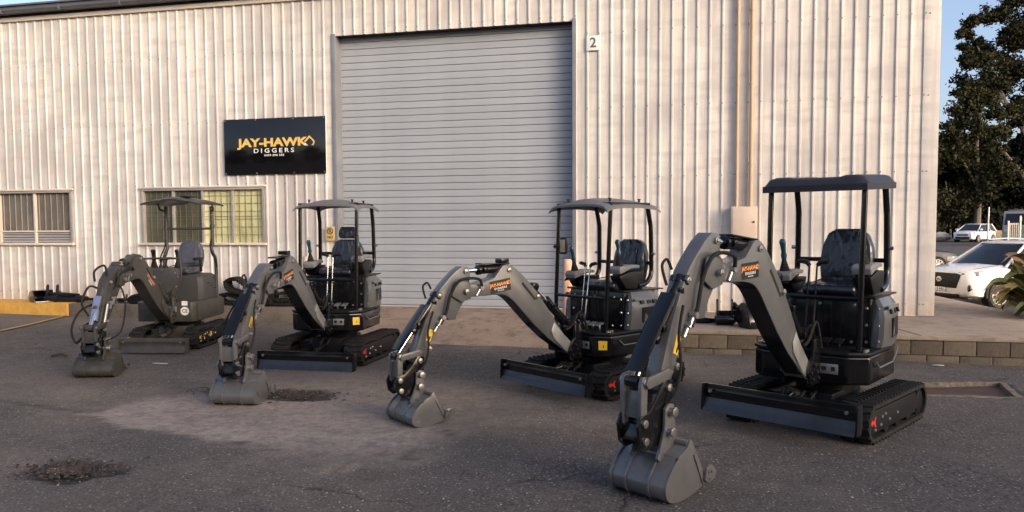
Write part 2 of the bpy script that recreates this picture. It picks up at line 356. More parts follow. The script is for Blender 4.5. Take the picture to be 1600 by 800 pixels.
def spline(pts, k):
    out = []
    for i in range(len(pts) - 1):
        p0 = pts[max(i - 1, 0)]; p1 = pts[i]; p2 = pts[i + 1]; p3 = pts[min(i + 2, len(pts) - 1)]
        for j in range(k):
            t = j / k
            out.append(0.5 * ((2 * p1) + (p2 - p0) * t + (2 * p0 - 5 * p1 + 4 * p2 - p3) * t * t + (3 * p1 - p0 - 3 * p2 + p3) * t ** 3))
    out.append(pts[-1]); return out
def spl2(pts, k, closed=False):
    v = [Vector((p[0], 0, p[1])) for p in pts]
    return [(q.x, q.z) for q in spline(v, k)]
def tag(o, label=None, cat=None, group=None, kind=None):
    if label: o['label'] = label
    if cat: o['category'] = cat
    if group: o['group'] = group
    if kind: o['kind'] = kind
    return o
def thing(name, loc, rz=0.0, label=None, cat=None, group=None, sc=1.0):
    o = bpy.data.objects.new(name, None); col.objects.link(o); o.empty_display_size = 0.2
    o.location = loc; o.rotation_euler = (0, 0, rz); o.scale = (sc, sc, sc)
    return tag(o, label, cat, group)
def inst(src, name, parent, M):
    o = bpy.data.objects.new(name, src.data); col.objects.link(o); o.parent = parent; o.matrix_local = M
    return o
def text_geo(s, size, bold=0.0, wide=1.0, space=1.0, align='CENTER'):
    cu = bpy.data.curves.new('lettering', 'FONT'); cu.body = s; cu.size = size; cu.offset = bold; cu.space_character = space
    cu.align_x = align; cu.align_y = 'CENTER'; cu.resolution_u = 3
    ob = bpy.data.objects.new('lettering', cu); col.objects.link(ob)
    dg = bpy.context.evaluated_depsgraph_get(); ev = ob.evaluated_get(dg); me = ev.to_mesh()
    vs_ = [(v.co.x * wide, v.co.y) for v in me.vertices]; fs = [tuple(p.vertices) for p in me.polygons]
    ev.to_mesh_clear(); bpy.data.objects.remove(ob); bpy.data.curves.remove(cu)
    return vs_, fs
def put_text(mb, s, size, M, bold=0.0, wide=1.0, space=1.0, align='CENTER'):
    """Flat lettering; M maps (x right, y up, z out) into the builder's space."""
    vs_, fs = text_geo(s, size, bold, wide, space, align)
    mb.add([M @ Vector((x, y, 0)) for x, y in vs_], fs)
def put_poly(mb, pts, M, z=0.0):
    n = len(pts)
    area = sum(pts[i][0] * pts[(i + 1) % n][1] - pts[(i + 1) % n][0] * pts[i][1] for i in range(n))
    if area < 0: pts = pts[::-1]
    mb.add([M @ Vector((x, y, z)) for x, y in pts], [tuple(range(n))])

# ------------------------------------------------------------------ ground
YW = 12.37                                                  # face of the shed wall
SLAB = 0.325
def gz(x, y=0.0):
    z = 0.0073 * (3.3 - max(-16, min(8, x)))
    if y > 12.6:
        a = min(1, (y - 12.6) / 3.0); t = a * a * (3 - 2 * a)
        far = -0.47 if y < 24 else (-0.47 + 0.67 * min(1, (y - 24) / 33.0))
        z = z * (1 - t) + far * t
    return z
def inpoly(x, y, P):
    c = False; n = len(P); j = n - 1
    for i in range(n):
        xi, yi = P[i]; xj, yj = P[j]
        if (yi > y) != (yj > y) and x < (xj - xi) * (y - yi) / (yj - yi) + xi: c = not c
        j = i
    return c
PATCH = [(-5.15, 5.66), (-4.9, 6.35), (-4.4, 6.75), (-3.4, 6.7), (-2.5, 6.5), (-1.85, 5.75), (-1.9, 5.1), (-2.6, 5.05), (-3.6, 5.2), (-4.4, 5.35)]
DRAIN = [(2.02, 8.62), (3.30, 8.98), (3.18, 8.20), (2.12, 8.14)]
HOLES = [(-4.02, 4.33, 0.36, 0.22), (-3.66, 6.78, 0.40, 0.27), (-4.35, 6.85, 0.35, 0.2)]
def sstep(a, b, x):
    t = max(0, min(1, (x - a) / (b - a))); return t * t * (3 - 2 * t)
def nz(x, y, s, o=0.0): return noise.noise(Vector((x * s, y * s, o)))
def seg_d(x, y, P):
    d = 9
    for i in range(len(P)):
        a = Vector(P[i]); b = Vector(P[(i + 1) % len(P)]); p = Vector((x, y)); ab = b - a
        t = max(0, min(1, (p - a).dot(ab) / ab.dot(ab))); d = min(d, (p - a - ab * t).length)
    return d
def make_ground():
    def axis(a, b, st, far):
        n = int((b - a) / st); c = [a + (b - a) * i / n for i in range(n + 1)]
        lo = []; d = st; x = a
        while x > -far: d *= 1.5; x -= d; lo.append(x)
        hi = []; d = st; x = b
        while x < far: d *= 1.5; x += d; hi.append(x)
        return lo[::-1] + c + hi
    xs = axis(-12.5, 4.6, 0.07, 700); ys = axis(2.6, 12.4, 0.06, 700)
    vs_ = []; du = []; pa = []; da = []
    for y in ys:
        for x in xs:
            z = gz(x, y); d = p_ = w = 0.0
            if -13 < x < 6 and 2 < y < 13:
                z += 0.010 * nz(x, y, 0.9) + 0.004 * nz(x, y, 3.1)
                n = nz(x, y, 1.3, 3) * 0.5 + nz(x, y, 4.1, 5) * 0.3
                # brown dirt: along the foot of the slab, between the machines, round the buckets
                d = max(sstep(9.6, 11.6, y + n) * (0.25 if x < -5.5 else 0.55) * (1 if x < 0 else 0.3),
                        0.85 * math.exp(-(((x + 2.9) / 1.7) ** 2 + ((y - 7.0) / 0.9) ** 2)),
                        0.5 * math.exp(-(((x + 1.2) / 1.2) ** 2 + ((y - 6.4) / 0.5) ** 2)),
                        0.35 * math.exp(-(((x + 5.5) / 1.8) ** 2 + ((y - 6.4) / 0.7) ** 2)),
                        0.45 * math.exp(-(((x + 0.6) / 0.8) ** 2 + ((y - 9.6) / 1.2) ** 2)))
                d = max(d, 0.30 * sstep(-1.0, -3.5, x) * sstep(8.5, 6.5, y) * (0.6 + 0.9 * nz(x, y, 0.7, 8)))
                d = max(0, min(1, d + 0.5 * n * (0.2 + d)))
                xx = x + 0.16 * nz(x, y, 3, 1) + 0.08 * nz(x, y, 9, 1); yy = y + 0.10 * nz(x, y, 3, 2) + 0.06 * nz(x, y, 9, 2)
                if -5.6 < x < -1.4 and 4.7 < y < 7.2:
                    e = seg_d(xx, yy, PATCH); ins = inpoly(xx, yy, PATCH)
                    soft = 0.10 + 0.5 * sstep(-4.0, -2.0, x) + 0.4 * sstep(5.9, 6.4, y)
                    p_ = (min(1, 0.5 + e / soft) if ins else max(0, 0.5 - e / soft)) * (0.8 + 0.5 * n)
                    p_ = max(0, min(1, p_))
                    if y < 5.9: w = max(w, 0.8 * max(0, 1 - e / 0.05) * (0 if ins else 1))
                # long joint line in the old surface, left of the patch
                if -7.6 < x < -5.0:
                    yl = 5.72 + 0.18 * (-5.1 - x) + 0.04 * nz(x, 0, 4); w = max(w, 0.8 * max(0, 1 - abs(y - yl) / 0.05))
                for i, (hx, hy, ha, hb) in enumerate(HOLES):
                    q = math.hypot((x - hx) / ha, (y - hy) / hb) + 0.35 * nz(x, y, 5, 7 + i)
                    if q < 1.3: w = max(w, sstep(1.15, 0.75, q) * 0.9); z -= 0.028 * sstep(1.1, 0.7, q)
                for (sx_, sy_) in ((-2.35, 4.75), (-2.2, 4.78)):                 # dusty shoe or tread prints
                    q = math.hypot((x - sx_) / 0.05, (y - sy_) / 0.13)
                    if q < 1: d = max(d, 0.5)
                if inpoly(x, y, DRAIN): z -= 0.075
            vs_.append((x, y, z)); du.append(d); pa.append(p_); da.append(w)
    w_ = len(xs); fs = [(j * w_ + i, j * w_ + i + 1, (j + 1) * w_ + i + 1, (j + 1) * w_ + i) for j in range(len(ys) - 1) for i in range(w_ - 1)]
    me = bpy.data.meshes.new('asphalt_yard'); me.from_pydata(vs_, [], fs); me.materials.append(M_GROUND)
    for n_, a_ in (('dust', du), ('patch', pa), ('damp', da)):
        at = me.attributes.new(n_, 'FLOAT', 'POINT'); at.data.foreach_set('value', a_)
    me.polygons.foreach_set('use_smooth', [True] * len(me.polygons))
    o = bpy.data.objects.new('asphalt_yard', me); col.objects.link(o)
    tag(o, 'dark worn asphalt yard with dust, a pale patch and potholes', kind='structure')
make_ground()

# concrete apron beside the shed, the ramp to the roller door, kerbs
b = MB()
b.prism([(-1.25, 10.22), (4.75, 10.10), (4.95, 13.6), (4.70, 16.0), (3.62, 16.2), (3.62, 12.375), (-1.25, 12.375)], 0.272, SLAB, 'z')
slab = b.build('concrete_slab', M_SLAB, bevel=0.012, kind='structure', label='stained concrete slab along the shed foot with a coping edge')
MB().prism([(-1.20, 10.30), (4.66, 10.18), (4.82, 13.6), (4.6, 15.9), (3.66, 16.1), (3.66, 12.37), (-1.20, 12.37)], -0.6, 0.270, 'z').build('slab_fill', M_KERB, slab)
b = MB()
for (x0, x1) in ((2.78, 2.80),): b.hexa([(2.45, 12.36, 0.3255), (2.47, 12.36, 0.3255), (2.85, 10.16, 0.3255), (2.83, 10.16, 0.3255), (2.45, 12.36, 0.327), (2.47, 12.36, 0.327), (2.85, 10.16, 0.327), (2.83, 10.16, 0.327)])
b.build('joint', M_DARK, slab)
# block retaining wall under the slab: two courses, each block its own part
bw = thing('block_retaining_wall', (0, 10.2, 0), 0, 'low wall of grey brown concrete blocks under the slab edge', 'retaining wall')
def front_y(x): return 10.22 - 0.02 * (x + 1.25) - 10.2
bsrc = []
for k in range(5):
    bb = MB(); bb.box(-0.176, 0.176, 0, 0.10, -0.088, 0.088)
    o = bb.build('block', M_BLOCK, bw, bevel=0.006); bsrc.append(o)
k = 0
for row, (zc, off) in enumerate(((0.180, 0.0), (-0.006, 0.18))):
    x = -1.05 + off
    while x < 4.6:
        M = Matrix.Translation((x, front_y(x) + rng.uniform(0.014, 0.026), zc)) @ Matrix.Rotation(R(-1.1) + rng.uniform(-0.008, 0.008), 4, 'Z')
        if k < 5: bsrc[k].matrix_local = M
        else: inst(bsrc[k % 5], 'block', bw, M)
        k += 1; x += 0.360
b = MB(); b.hexa([(-1.2, 0.06, -0.2), (4.66, -0.055, -0.2), (4.66, 0.2, -0.2), (-1.2, 0.3, -0.2), (-1.2, 0.06, 0.272), (4.66, -0.055, 0.272), (4.66, 0.2, 0.272), (-1.2, 0.3, 0.272)])
b.build('mortar', M_KERB, bw)
# ramp in front of the door
P = []
for j in range(13):
    t = j / 12; row = []
    for i in range(25):
        x = -5.45 + 4.3 * i / 24; y = 12.60 - 2.55 * t + 0.05 * nz(x, t, 2)
        z = (SLAB + 0.005) * (1 - sstep(0.30, 1.05, t)) + gz(x) * sstep(0.30, 1.0, t) - 0.004 * (t > 0.95)
        row.append((x, y, z - (0.03 if j == 12 else 0)))
    P.append(row)
b = MB(); b.grid(P[::-1]); rmp = b.build('concrete_ramp', M_RAMP, kind='structure', label='dusty brown concrete ramp up to the roller door')
b = MB(); b.prism([(-10.93, 11.86), (-5.40, 11.84), (-5.40, 12.39), (-10.93, 12.39)], -0.1, SLAB, 'z')
b.build('kerb', M_KERB, bevel=0.015, kind='structure', label='low weathered concrete kerb along the left foot of the shed')
b = MB(); b.prism([(-18, 11.84), (-10.935, 11.84), (-10.935, 12.39), (-18, 12.39)], -0.1, SLAB + 0.004, 'z')
tag(b.build('yellow_kerb', M_YPAINT, bevel=0.015), 'worn yellow painted kerb at the left edge of the yard', 'kerb')
b = MB()
pl = [(-10.93, 11.80), (-10.72, 11.2), (-10.52, 10.6), (-10.34, 9.9), (-10.20, 9.2)]
for (xa, ya), (xb, yb) in zip(pl, pl[1:]):
    b.add([(xa - 0.05, ya, gz(xa) + 0.014), (xa + 0.05, ya, gz(xa) + 0.014), (xb + 0.05, yb, gz(xb) + 0.014), (xb - 0.05, yb, gz(xb) + 0.014)], [(0, 3, 2, 1)])
b.build('painted_line', M_YLINE, kind='structure', label='faded yellow line painted on the asphalt from the yellow kerb')

# drain with rusty cover
dr = thing('drain_cover', (2.66, 8.5, 0), 0, 'rusty steel drain cover sunk in a rough mortar frame beside the nearest digger', 'drain')
def dl(p): return (p[0] - 2.66, p[1] - 8.5)
dq = [dl(p) for p in DRAIN]
MB().prism([(x * 0.99, y * 0.97) for x, y in dq], -0.05, -0.030, 'z').build('plate', M_RUST, dr)
b = MB()
for i in range(4):
    a = Vector(dq[i]); c = Vector(dq[(i + 1) % 4]); n = 14
    ctr = Vector((0, 0))
    rows = []
    for q in range(n + 1):
        p = a.lerp(c, q / n); d = (p - ctr).normalized()
        o1 = p + d * (0.045 + 0.03 * nz(p.x, p.y, 6, 4)); i1 = p - d * 0.035
        h = 0.012 + 0.010 * nz(p.x, p.y, 9, 1)
        rows.append([(o1.x, o1.y, -0.02), (o1.x * 0.985, o1.y * 0.985, h), (i1.x, i1.y, h), (i1.x, i1.y, -0.07)])
    b.grid(rows)
b.build('mortar_frame', M_DRAIN, dr, fix=True)

# loose stones and litter
def scatter(name, m, label, spots, size, flat=0.5):
    b = MB()
    for (x, y) in spots:
        s_ = rng.uniform(*size); z = gz(x, y); a = rng.uniform(0, 6)
        q = []
        for k in range(4):
            r_ = s_ * rng.uniform(0.6, 1.1); q.append((x + r_ * math.cos(a + k * PI / 2), y + r_ * math.sin(a + k * PI / 2), z + rng.uniform(-0.1, 0.25) * s_))
        q.append((x + rng.uniform(-.3, .3) * s_, y + rng.uniform(-.3, .3) * s_, z + s_ * flat * rng.uniform(0.7, 1.3)))
        b.add(q, [(0, 1, 4), (1, 2, 4), (2, 3, 4), (3, 0, 4), (3, 2, 1, 0)])
    return b.build(name, m, kind='stuff', label=label, smooth=False)
sp = []
while len(sp) < 5200:
    y = 2.9 + 8.0 * rng.random() ** 1.5; x = rng.uniform(-0.95 * y - 1.2, 0.52 * y + 0.6)
    if x > -11 and nz(x, y, 0.8, 9) + rng.uniform(-.5, .5) > -0.15: sp.append((x, y))
for _ in range(1500): sp.append((rng.gauss(-2.9, 1.0), rng.gauss(7.25, 0.5)))
for _ in range(260): sp.append((rng.gauss(-1.2, 0.6), rng.gauss(6.4, 0.25)))
sp = [q for q in sp if not inpoly(q[0], q[1], DRAIN)]
scatter('gravel', M_PEB, 'small pale stones lying loose over the asphalt', sp, (0.004, 0.0105))
sp = []
for (hx, hy, ha, hb) in HOLES:
    for _ in range(int(1700 * ha)):
        r_ = abs(rng.gauss(0, 0.62)); a = rng.uniform(0, 2 * PI); sp.append((hx + ha * 1.05 * r_ * math.cos(a), hy + hb * 1.05 * r_ * math.sin(a)))
scatter('leaf_litter', M_LITTER, 'dark brown crumbled leaves and rubble lying in the potholes', sp, (0.007, 0.025), 0.35)
for i, (x, y, w, h, lab) in enumerate(((-3.72, 11.4, 0.16, 0.30, 'crumpled pale scrap lying by the ramp foot behind the second digger arm'), (2.95, 9.86, 0.08, 0.03, 'small white scrap on the asphalt below the block wall'), (-6.03, 7.9, 0.10, 0.025, 'pale smear of paper on the asphalt before the leftmost digger'))):
    b = MB(); n = 10
    ring = [(w * (0.7 + 0.4 * rng.random()) * math.cos(2 * PI * q / n), h * (0.7 + 0.4 * rng.random()) * math.sin(2 * PI * q / n)) for q in range(n)]
    zz = 0.10 if i == 0 else gz(x)
    b.M = Matrix.Translation((x, y, zz + 0.014)); b.prism(ring, 0, 0.006, 'z')
    tag(b.build('paper_scrap', M_PAPER), lab, 'litter')
# twig by the leftmost digger's bucket
b = MB(); b.tube([(-7.7, 8.05, gz(-7.7) + 0.02), (-7.6, 8.1, gz(-7.7) + 0.04), (-7.48, 8.07, gz(-7.7) + 0.02)], 0.016, 5)
tag(b.build('bark_piece', M_LITTER), 'dark curl of bark on the asphalt behind the leftmost bucket', 'bark')

# ------------------------------------------------------------------ the shed
PITCH = 0.1893; RIB0 = -1.503
XL, XR, ZT = -18.0, 3.62, 5.66
shed = thing('warehouse', (0, YW, 0), 0, 'large shed clad in cream ribbed steel sheets with a grey roller door', 'warehouse')
OPEN = [(-9.73, -7.22, 1.42, 2.41), (-13.75, -11.22, 1.42, 2.41), (-5.83, -1.745, 0.0, 4.95)]   # x0 x1 z0 z1
def rib_y(x):
    u = (x - RIB0) / PITCH; d = abs(u - round(u)) * PITCH
    if d <= 0.0110: return -0.022
    if d >= 0.0200: return 0.0
    return -0.022 * (0.0200 - d) / 0.009
nr0 = int(math.floor((XL - RIB0) / PITCH)); nr1 = int(math.ceil((3.40 - RIB0) / PITCH))
k = nr0
while k < nr1:
    xa = RIB0 + (k - 0.5) * PITCH; xb = min(RIB0 + (k + 3.5) * PITCH, 3.405); k += 4
    xs = {xa, xb}
    for q in range(int(round((xa - RIB0) / PITCH)) - 1, int(round((xb - RIB0) / PITCH)) + 2):
        for d in (-0.0200, -0.0110, 0.0110, 0.0200):
            x = RIB0 + q * PITCH + d
            if xa < x < xb: xs.add(x)
    for o in OPEN:
        for x in o[:2]:
            if xa < x < xb: xs.add(x)
    xs = sorted(xs); b = MB()
    off = -0.0015 if (k // 4) % 2 else 0.0
    for x0, x1 in zip(xs, xs[1:]):
        if x1 - x0 < 1e-5: continue
        xm = (x0 + x1) / 2; iv = [(SLAB + 0.01, ZT)]
        for (a, c, z0, z1) in OPEN:
            if a < xm < c: iv = [(SLAB + 0.01, z0), (z1, ZT)] if z0 > 0.5 else [(z1, ZT)]
        for z0, z1 in iv:
            ya, yb = rib_y(x0 + 1e-6) + off, rib_y(x1 - 1e-6) + off
            b.add([(x0, ya, z0), (x1, yb, z0), (x1, yb, z1), (x0, ya, z1)], [(0, 1, 2, 3)])
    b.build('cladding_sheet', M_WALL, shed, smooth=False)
# screws
b = MB()
def blocked(x, z): return any(a - 0.03 < x < c + 0.03 and z0 - 0.03 < z < z1 + 0.03 for a, c, z0, z1 in OPEN)
for q in range(nr0, nr1 + 1):
    x = RIB0 + q * PITCH
    if x > 3.42 or x < -13.4: continue
    for z in (4.735, 3.56, 2.46, 0.50):
        if not blocked(x, z): b.bolt((x, -0.021, z + rng.uniform(-.006, .006)), (0, -1, 0), 0.0115, 0.009)
for z in (4.735, 3.56, 2.46, 0.50): b.bolt((3.475, -0.022, z), (0, -1, 0), 0.0115, 0.009)
for q in range(int((-5.83 - RIB0) / PITCH), 0):
    x = RIB0 + q * PITCH
    if x > -5.9: b.bolt((x, -0.021, 5.02), (0, -1, 0), 0.0115, 0.009)
b.build('screw', mat('screw_head', (0.20, 0.19, 0.18), 0.5, metal=0.4), shed, kind='stuff')
# corner flashing, foot flashing, side wall, back, roof
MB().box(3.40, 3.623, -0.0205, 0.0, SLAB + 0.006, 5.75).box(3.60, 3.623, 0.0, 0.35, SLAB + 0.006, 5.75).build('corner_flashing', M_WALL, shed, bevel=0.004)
MB().box(XL, 3.60, -0.004, 0.05, SLAB - 0.02, SLAB + 0.012).build('foot_flashing', M_CREAM, shed)
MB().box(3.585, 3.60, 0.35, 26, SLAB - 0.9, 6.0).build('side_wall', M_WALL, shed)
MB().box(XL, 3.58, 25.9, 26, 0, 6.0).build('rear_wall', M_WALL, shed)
b = MB(); b.hexa([(XL, -0.30, 5.80), (3.9, -0.30, 5.80), (3.9, 13, 8.2), (XL, 13, 8.2), (XL, -0.30, 5.83), (3.9, -0.30, 5.83), (3.9, 13, 8.23), (XL, 13, 8.23)])
b.hexa([(XL, 13, 8.2), (3.9, 13, 8.2), (3.9, 26.3, 5.80), (XL, 26.3, 5.80), (XL, 13, 8.23), (3.9, 13, 8.23), (3.9, 26.3, 5.83), (XL, 26.3, 5.83)])
b.build('roof', M_GUTTER, shed)
b = MB(); b.box(XL, 3.62, -0.055, -0.03, 5.585, 5.665).build('fascia', M_CREAM, shed, bevel=0.006)
b = MB(); prof = [(-0.08, 5.70), (-0.22, 5.70), (-0.255, 5.73), (-0.26, 5.815), (-0.235, 5.815), (-0.08, 5.80)]
b.prism(prof, XL, 3.75, 'x'); gut = b.build('gutter', M_GUTTER, shed, bevel=0.008)
for i in range(13):
    MB().box(-15.0 + i * 1.28, -14.965 + i * 1.28, -0.268, -0.08, 5.692, 5.826).build('gutter_bracket', M_GUTTER, gut)
MB().box(XL, 3.6, -0.08, 0.2, 5.665, 5.705).build('gutter_shadow_strip', M_DARK, shed)  # painted black as the shadow line between gutter and fascia
# inside of the shed behind the openings stays dark
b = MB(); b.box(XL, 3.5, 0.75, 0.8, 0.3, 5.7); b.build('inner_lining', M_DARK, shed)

# roller door
dx0, dx1, dz0, dz1 = OPEN[2]
door = MB().box(dx0 - 0.02, dx1 + 0.02, -0.02, 0.012, SLAB + 0.006, dz0 + 0.332).build('roller_door', M_DOOR, shed, bevel=0.004, label='closed grey roller door of horizontal slats')
door.location = (0, 0.22, 0)
b = MB()
pr = [(0.0, -0.0555), (-0.007, -0.0545), (-0.011, -0.050), (-0.0118, 0.0), (-0.011, 0.050), (-0.007, 0.0545), (0.004, 0.0555), (0.012, 0.0555), (0.004, -0.0555)]
b.prism(pr, dx0 - 0.02, dx1 + 0.02, 'x')
sl0 = None
zc = dz0 + 0.39; n = 0
pitch = 0.1165
while zc < dz1 + 0.35:
    M = Matrix.Translation((0, rng.uniform(-0.0015, 0.0015), zc)) @ Matrix.Rotation(rng.uniform(-0.008, 0.008), 4, 'X')
    if sl0 is None: sl0 = b.build('slat', M_DOOR, door, angle=25); sl0.matrix_local = M
    else: inst(sl0, 'slat', door, M)
    zc += pitch; n += 1
MB().box(dx0 - 0.065, dx0, -0.030, 0.36, SLAB + 0.004, 4.985).build('door_jamb', M_JAMB, shed, bevel=0.004)
MB().box(dx1, dx1 + 0.065, -0.030, 0.36, SLAB + 0.004, 4.985).build('door_jamb', M_JAMB, shed, bevel=0.004)
MB().box(dx0, dx1, 0.012, 0.7, dz1 + 0.002, dz1 + 0.4).build('lintel', M_DARK, shed)

# windows
def window(x0, x1, z0, z1, kind):
    wlab = 'window with white vertical bars over dark glass' if kind == 0 else 'four pane window with wired panes, a yellow green glow painted on the right two'
    b = MB(); d = 0.05
    b.box(x0, x1, -0.032, 0.10, z1 - 0.045, z1).box(x0, x0 + d, -0.030, 0.10, z0, z1 - 0.045).box(x1 - d, x1, -0.030, 0.10, z0, z1 - 0.045)
    w = b.build('window', M_ALU, shed, bevel=0.004, label=wlab)
    MB().box(x0 - 0.03, x1 + 0.03, -0.065, 0.10, z0 - 0.045, z0).build('sill', M_CREAM, w, bevel=0.006)
    MB().box(x0 - 0.03, x1 + 0.03, -0.050, 0.0, z1, z1 + 0.03).build('head_flashing', M_CREAM, w, bevel=0.004)
    n = 4 if kind else 3
    L_ = (x1 - x0 - 2 * d) / n
    for i in range(n):
        a = x0 + d + i * L_
        MB().box(a, a + L_, 0.045, 0.052, z0, z1 - 0.045).build('pane', M_GLASSY if (kind and i >= 2) else M_GLASSD if kind else M_GLASSB, w)
        if i: MB().box(a - 0.022, a + 0.022, -0.005, 0.044, z0, z1 - 0.045).build('mullion', M_CREAM if kind == 0 else M_ALU, w, bevel=0.003)
    b = MB()
    if kind:
        for i in range(n):
            a = x0 + d + i * L_
            for q in range(1, 5): b.box(a + q * L_ / 5 - 0.0028, a + q * L_ / 5 + 0.0028, 0.030, 0.038, z0, z1 - 0.05)
            for zz in (0.14, 0.28, 0.42, 0.47, 0.56, 0.70, 0.84): b.box(a + 0.02, a + L_ - 0.02, 0.029, 0.0385, z0 + zz, z0 + zz + 0.005)
        b.build('wire_grille', mat('grille_wire', (0.16, 0.15, 0.10), 0.6), w, kind='stuff')
    else:
        zb = z0 + 0.22
        for i in range(n):
            a = x0 + d + i * L_; m = 6
            for q in range(m): b.box(a + (q + 0.6) * L_ / m - 0.0042, a + (q + 0.6) * L_ / m + 0.0042, 0.020, 0.034, zb, z1 - 0.05)
        b.build('security_bar', M_ALU, w, kind='stuff')
        MB().box(x0 + d, x1 - d, 0.004, 0.020, zb - 0.014, zb + 0.014).build('cross_rail', M_CREAM, w)
        b = MB()
        for q in range(4): b.hexa([(x0 + d, 0.024, z0 + 0.01 + q * 0.05), (x1 - d, 0.024, z0 + 0.01 + q * 0.05), (x1 - d, 0.038, z0 + 0.045 + q * 0.05), (x0 + d, 0.038, z0 + 0.045 + q * 0.05),
                                   (x0 + d, 0.021, z0 + 0.012 + q * 0.05), (x1 - d, 0.021, z0 + 0.012 + q * 0.05), (x1 - d, 0.035, z0 + 0.048 + q * 0.05), (x0 + d, 0.035, z0 + 0.048 + q * 0.05)])
        b.build('louvre', M_ALU, w, kind='stuff')
window(*OPEN[0], 1); window(*OPEN[1], 0)

# signs on the wall
WALLM = lambda x, y, z: Matrix(((1, 0, 0, x), (0, 0, -1, y), (0, 1, 0, z), (0, 0, 0, 1)))     # text plane facing -Y
def claw(mb, M, s, white=None):
    """The little digger arm that finishes the K: arm, stick and bucket."""
    mb.cur = 1
    put_poly(mb, [(-0.55 * s, 0.02 * s), (0.05 * s, 0.62 * s), (0.20 * s, 0.50 * s), (-0.38 * s, -0.08 * s)], M)
    put_poly(mb, [(0.05 * s, 0.62 * s), (0.62 * s, 0.10 * s), (0.50 * s, -0.02 * s), (0.05 * s, 0.42 * s)], M, 0.0004)
    put_poly(mb, [(0.62 * s, 0.12 * s), (0.68 * s, -0.12 * s), (0.50 * s, -0.42 * s), (0.28 * s, -0.42 * s), (0.50 * s, -0.18 * s), (0.48 * s, 0.0)], M, 0.0008)
    mb.cur = 2
    put_poly(mb, [(-0.42 * s, -0.12 * s), (-0.10 * s, -0.42 * s), (-0.42 * s, -0.42 * s), (-0.58 * s, -0.22 * s)], M, 0.0002)
    mb.cur = 0
sg = thing('wall_sign', (-7.0, YW - 0.045, 3.11), 0, 'black rectangular company sign with gold and white lettering on the shed wall', 'sign')
MB().box(-0.975, 0.975, 0, 0.016, -0.49, 0.49).build('panel', M_SIGNB, sg, bevel=0.003)
b = MB(); b.cur = 1
put_text(b, 'JAY-HAWK', 0.195, WALLM(-0.035, -0.002, 0.062), bold=0.0085, wide=1.36, space=1.0)
b.cur = 2
put_text(b, 'DIGGERS', 0.105, WALLM(-0.01, -0.002, -0.078), bold=0.002, wide=1.35, space=1.5)
put_text(b, '0499 898 583', 0.050, WALLM(0.0, -0.002, -0.158), bold=0.0012, wide=1.2, space=1.15)
claw(b, WALLM(0.665, -0.0035, 0.065), 0.165)
b.cur = 0
b.build('lettering', [M_SIGNB, M_GOLD, M_WHITE], sg, smooth=False)
b = MB()
for x in (-0.95, -0.35, 0.37, 0.95):
    for z in (-0.465, 0.465): b.bolt((x, -0.001, z), (0, -1, 0), 0.012, 0.006)
b.build('rivet', M_BOLT, sg, kind='stuff')
nsn = thing('number_plate_sign', (-1.408, YW - 0.045, 4.575), 0, 'small white plate with the number 2 beside the roller door top', 'sign')
MB().box(-0.105, 0.105, 0, 0.008, -0.115, 0.115).build('plate', M_WHITE, nsn, bevel=0.003)
b = MB(); put_text(b, '2', 0.215, WALLM(0, -0.002, 0.0), bold=0.004); b.build('numeral', mat('dark_grey_print', (0.09, 0.10, 0.11), 0.6), nsn, smooth=False)
nps = thing('parking_sign', (-5.955, YW - 0.075, 1.575), 0, 'small aged yellow no parking sign fixed beside the roller door jamb', 'sign')
MB().box(-0.085, 0.085, 0, 0.008, -0.12, 0.12).box(-0.03, 0.03, 0.008, 0.05, -0.06, 0.06).build('plate', M_YSIGN, nps, bevel=0.003)
b = MB(); ring = []
for q in range(25):
    a = 2 * PI * q / 24
    ring.append([(0.058 * math.cos(a), -0.002, 0.045 + 0.058 * math.sin(a)), (0.044 * math.cos(a), -0.002, 0.045 + 0.044 * math.sin(a))])
b.grid(ring); put_poly(b, [(-0.045, 0.075), (-0.035, 0.085), (0.045, 0.012), (0.035, 0.002)], WALLM(0, -0.0022, 0))
put_text(b, 'P', 0.085, WALLM(0, -0.0024, 0.045), bold=0.002); put_text(b, 'NO', 0.062, WALLM(0, -0.002, -0.062), bold=0.002)
b.build('print', mat('brown_print', (0.06, 0.045, 0.03), 0.6), nps, smooth=False, fix=False)

# meter box with conduits
mbx = thing('meter_box', (0.905, YW, 1.71), 0, 'beige electrical meter box on the wall with two conduits above', 'meter box')
MB().box(-0.185, 0.195, -0.20, -0.028, -0.245, 0.255).build('cabinet', M_BOX, mbx, bevel=0.008)
MB().box(-0.165, 0.178, -0.207, -0.2005, -0.225, 0.235).build('door', M_BOX, mbx, bevel=0.003)
MB().cyl((0.14, -0.207, 0.02), (0.14, -0.222, 0.02), 0.014, n=10).build('lock', M_SATIN, mbx)
for x, r_ in ((-0.105, 0.026), (0.10, 0.033)):
    b = MB(); b.cyl((x, -0.062, 0.255), (x, -0.062, 3.86), r_, n=12)
    for z in (0.9, 2.1, 3.2): b.cyl((x, -0.062, z), (x, -0.062, z + 0.03), r_ * 1.25, n=12)
    b.build('conduit', M_CONDUIT, mbx)

# bollards
for (x, y, z0, h, r_, m, lab) in ((-1.65, 11.16, 0.30, 0.90, 0.068, M_BOLLA, 'pipe bollard in flaking orange and white paint beside the roller door'), (-6.27, 12.02, SLAB, 0.87, 0.062, M_BOLLB, 'plain cream pipe bollard behind the second digger from left')):
    b = MB(); b.M = Matrix.Translation((x, y, z0))
    rr = [(r_, -0.1), (r_, h - 0.03), (r_ * 0.93, h - 0.008), (r_ * 0.6, h), (0.002, h + 0.004)]
    b.grid([[(q * math.cos(2 * PI * i / 20), q * math.sin(2 * PI * i / 20), zz) for i in range(20)] for q, zz in rr], True)
    tag(b.build('bollard', m), lab, 'bollard', )

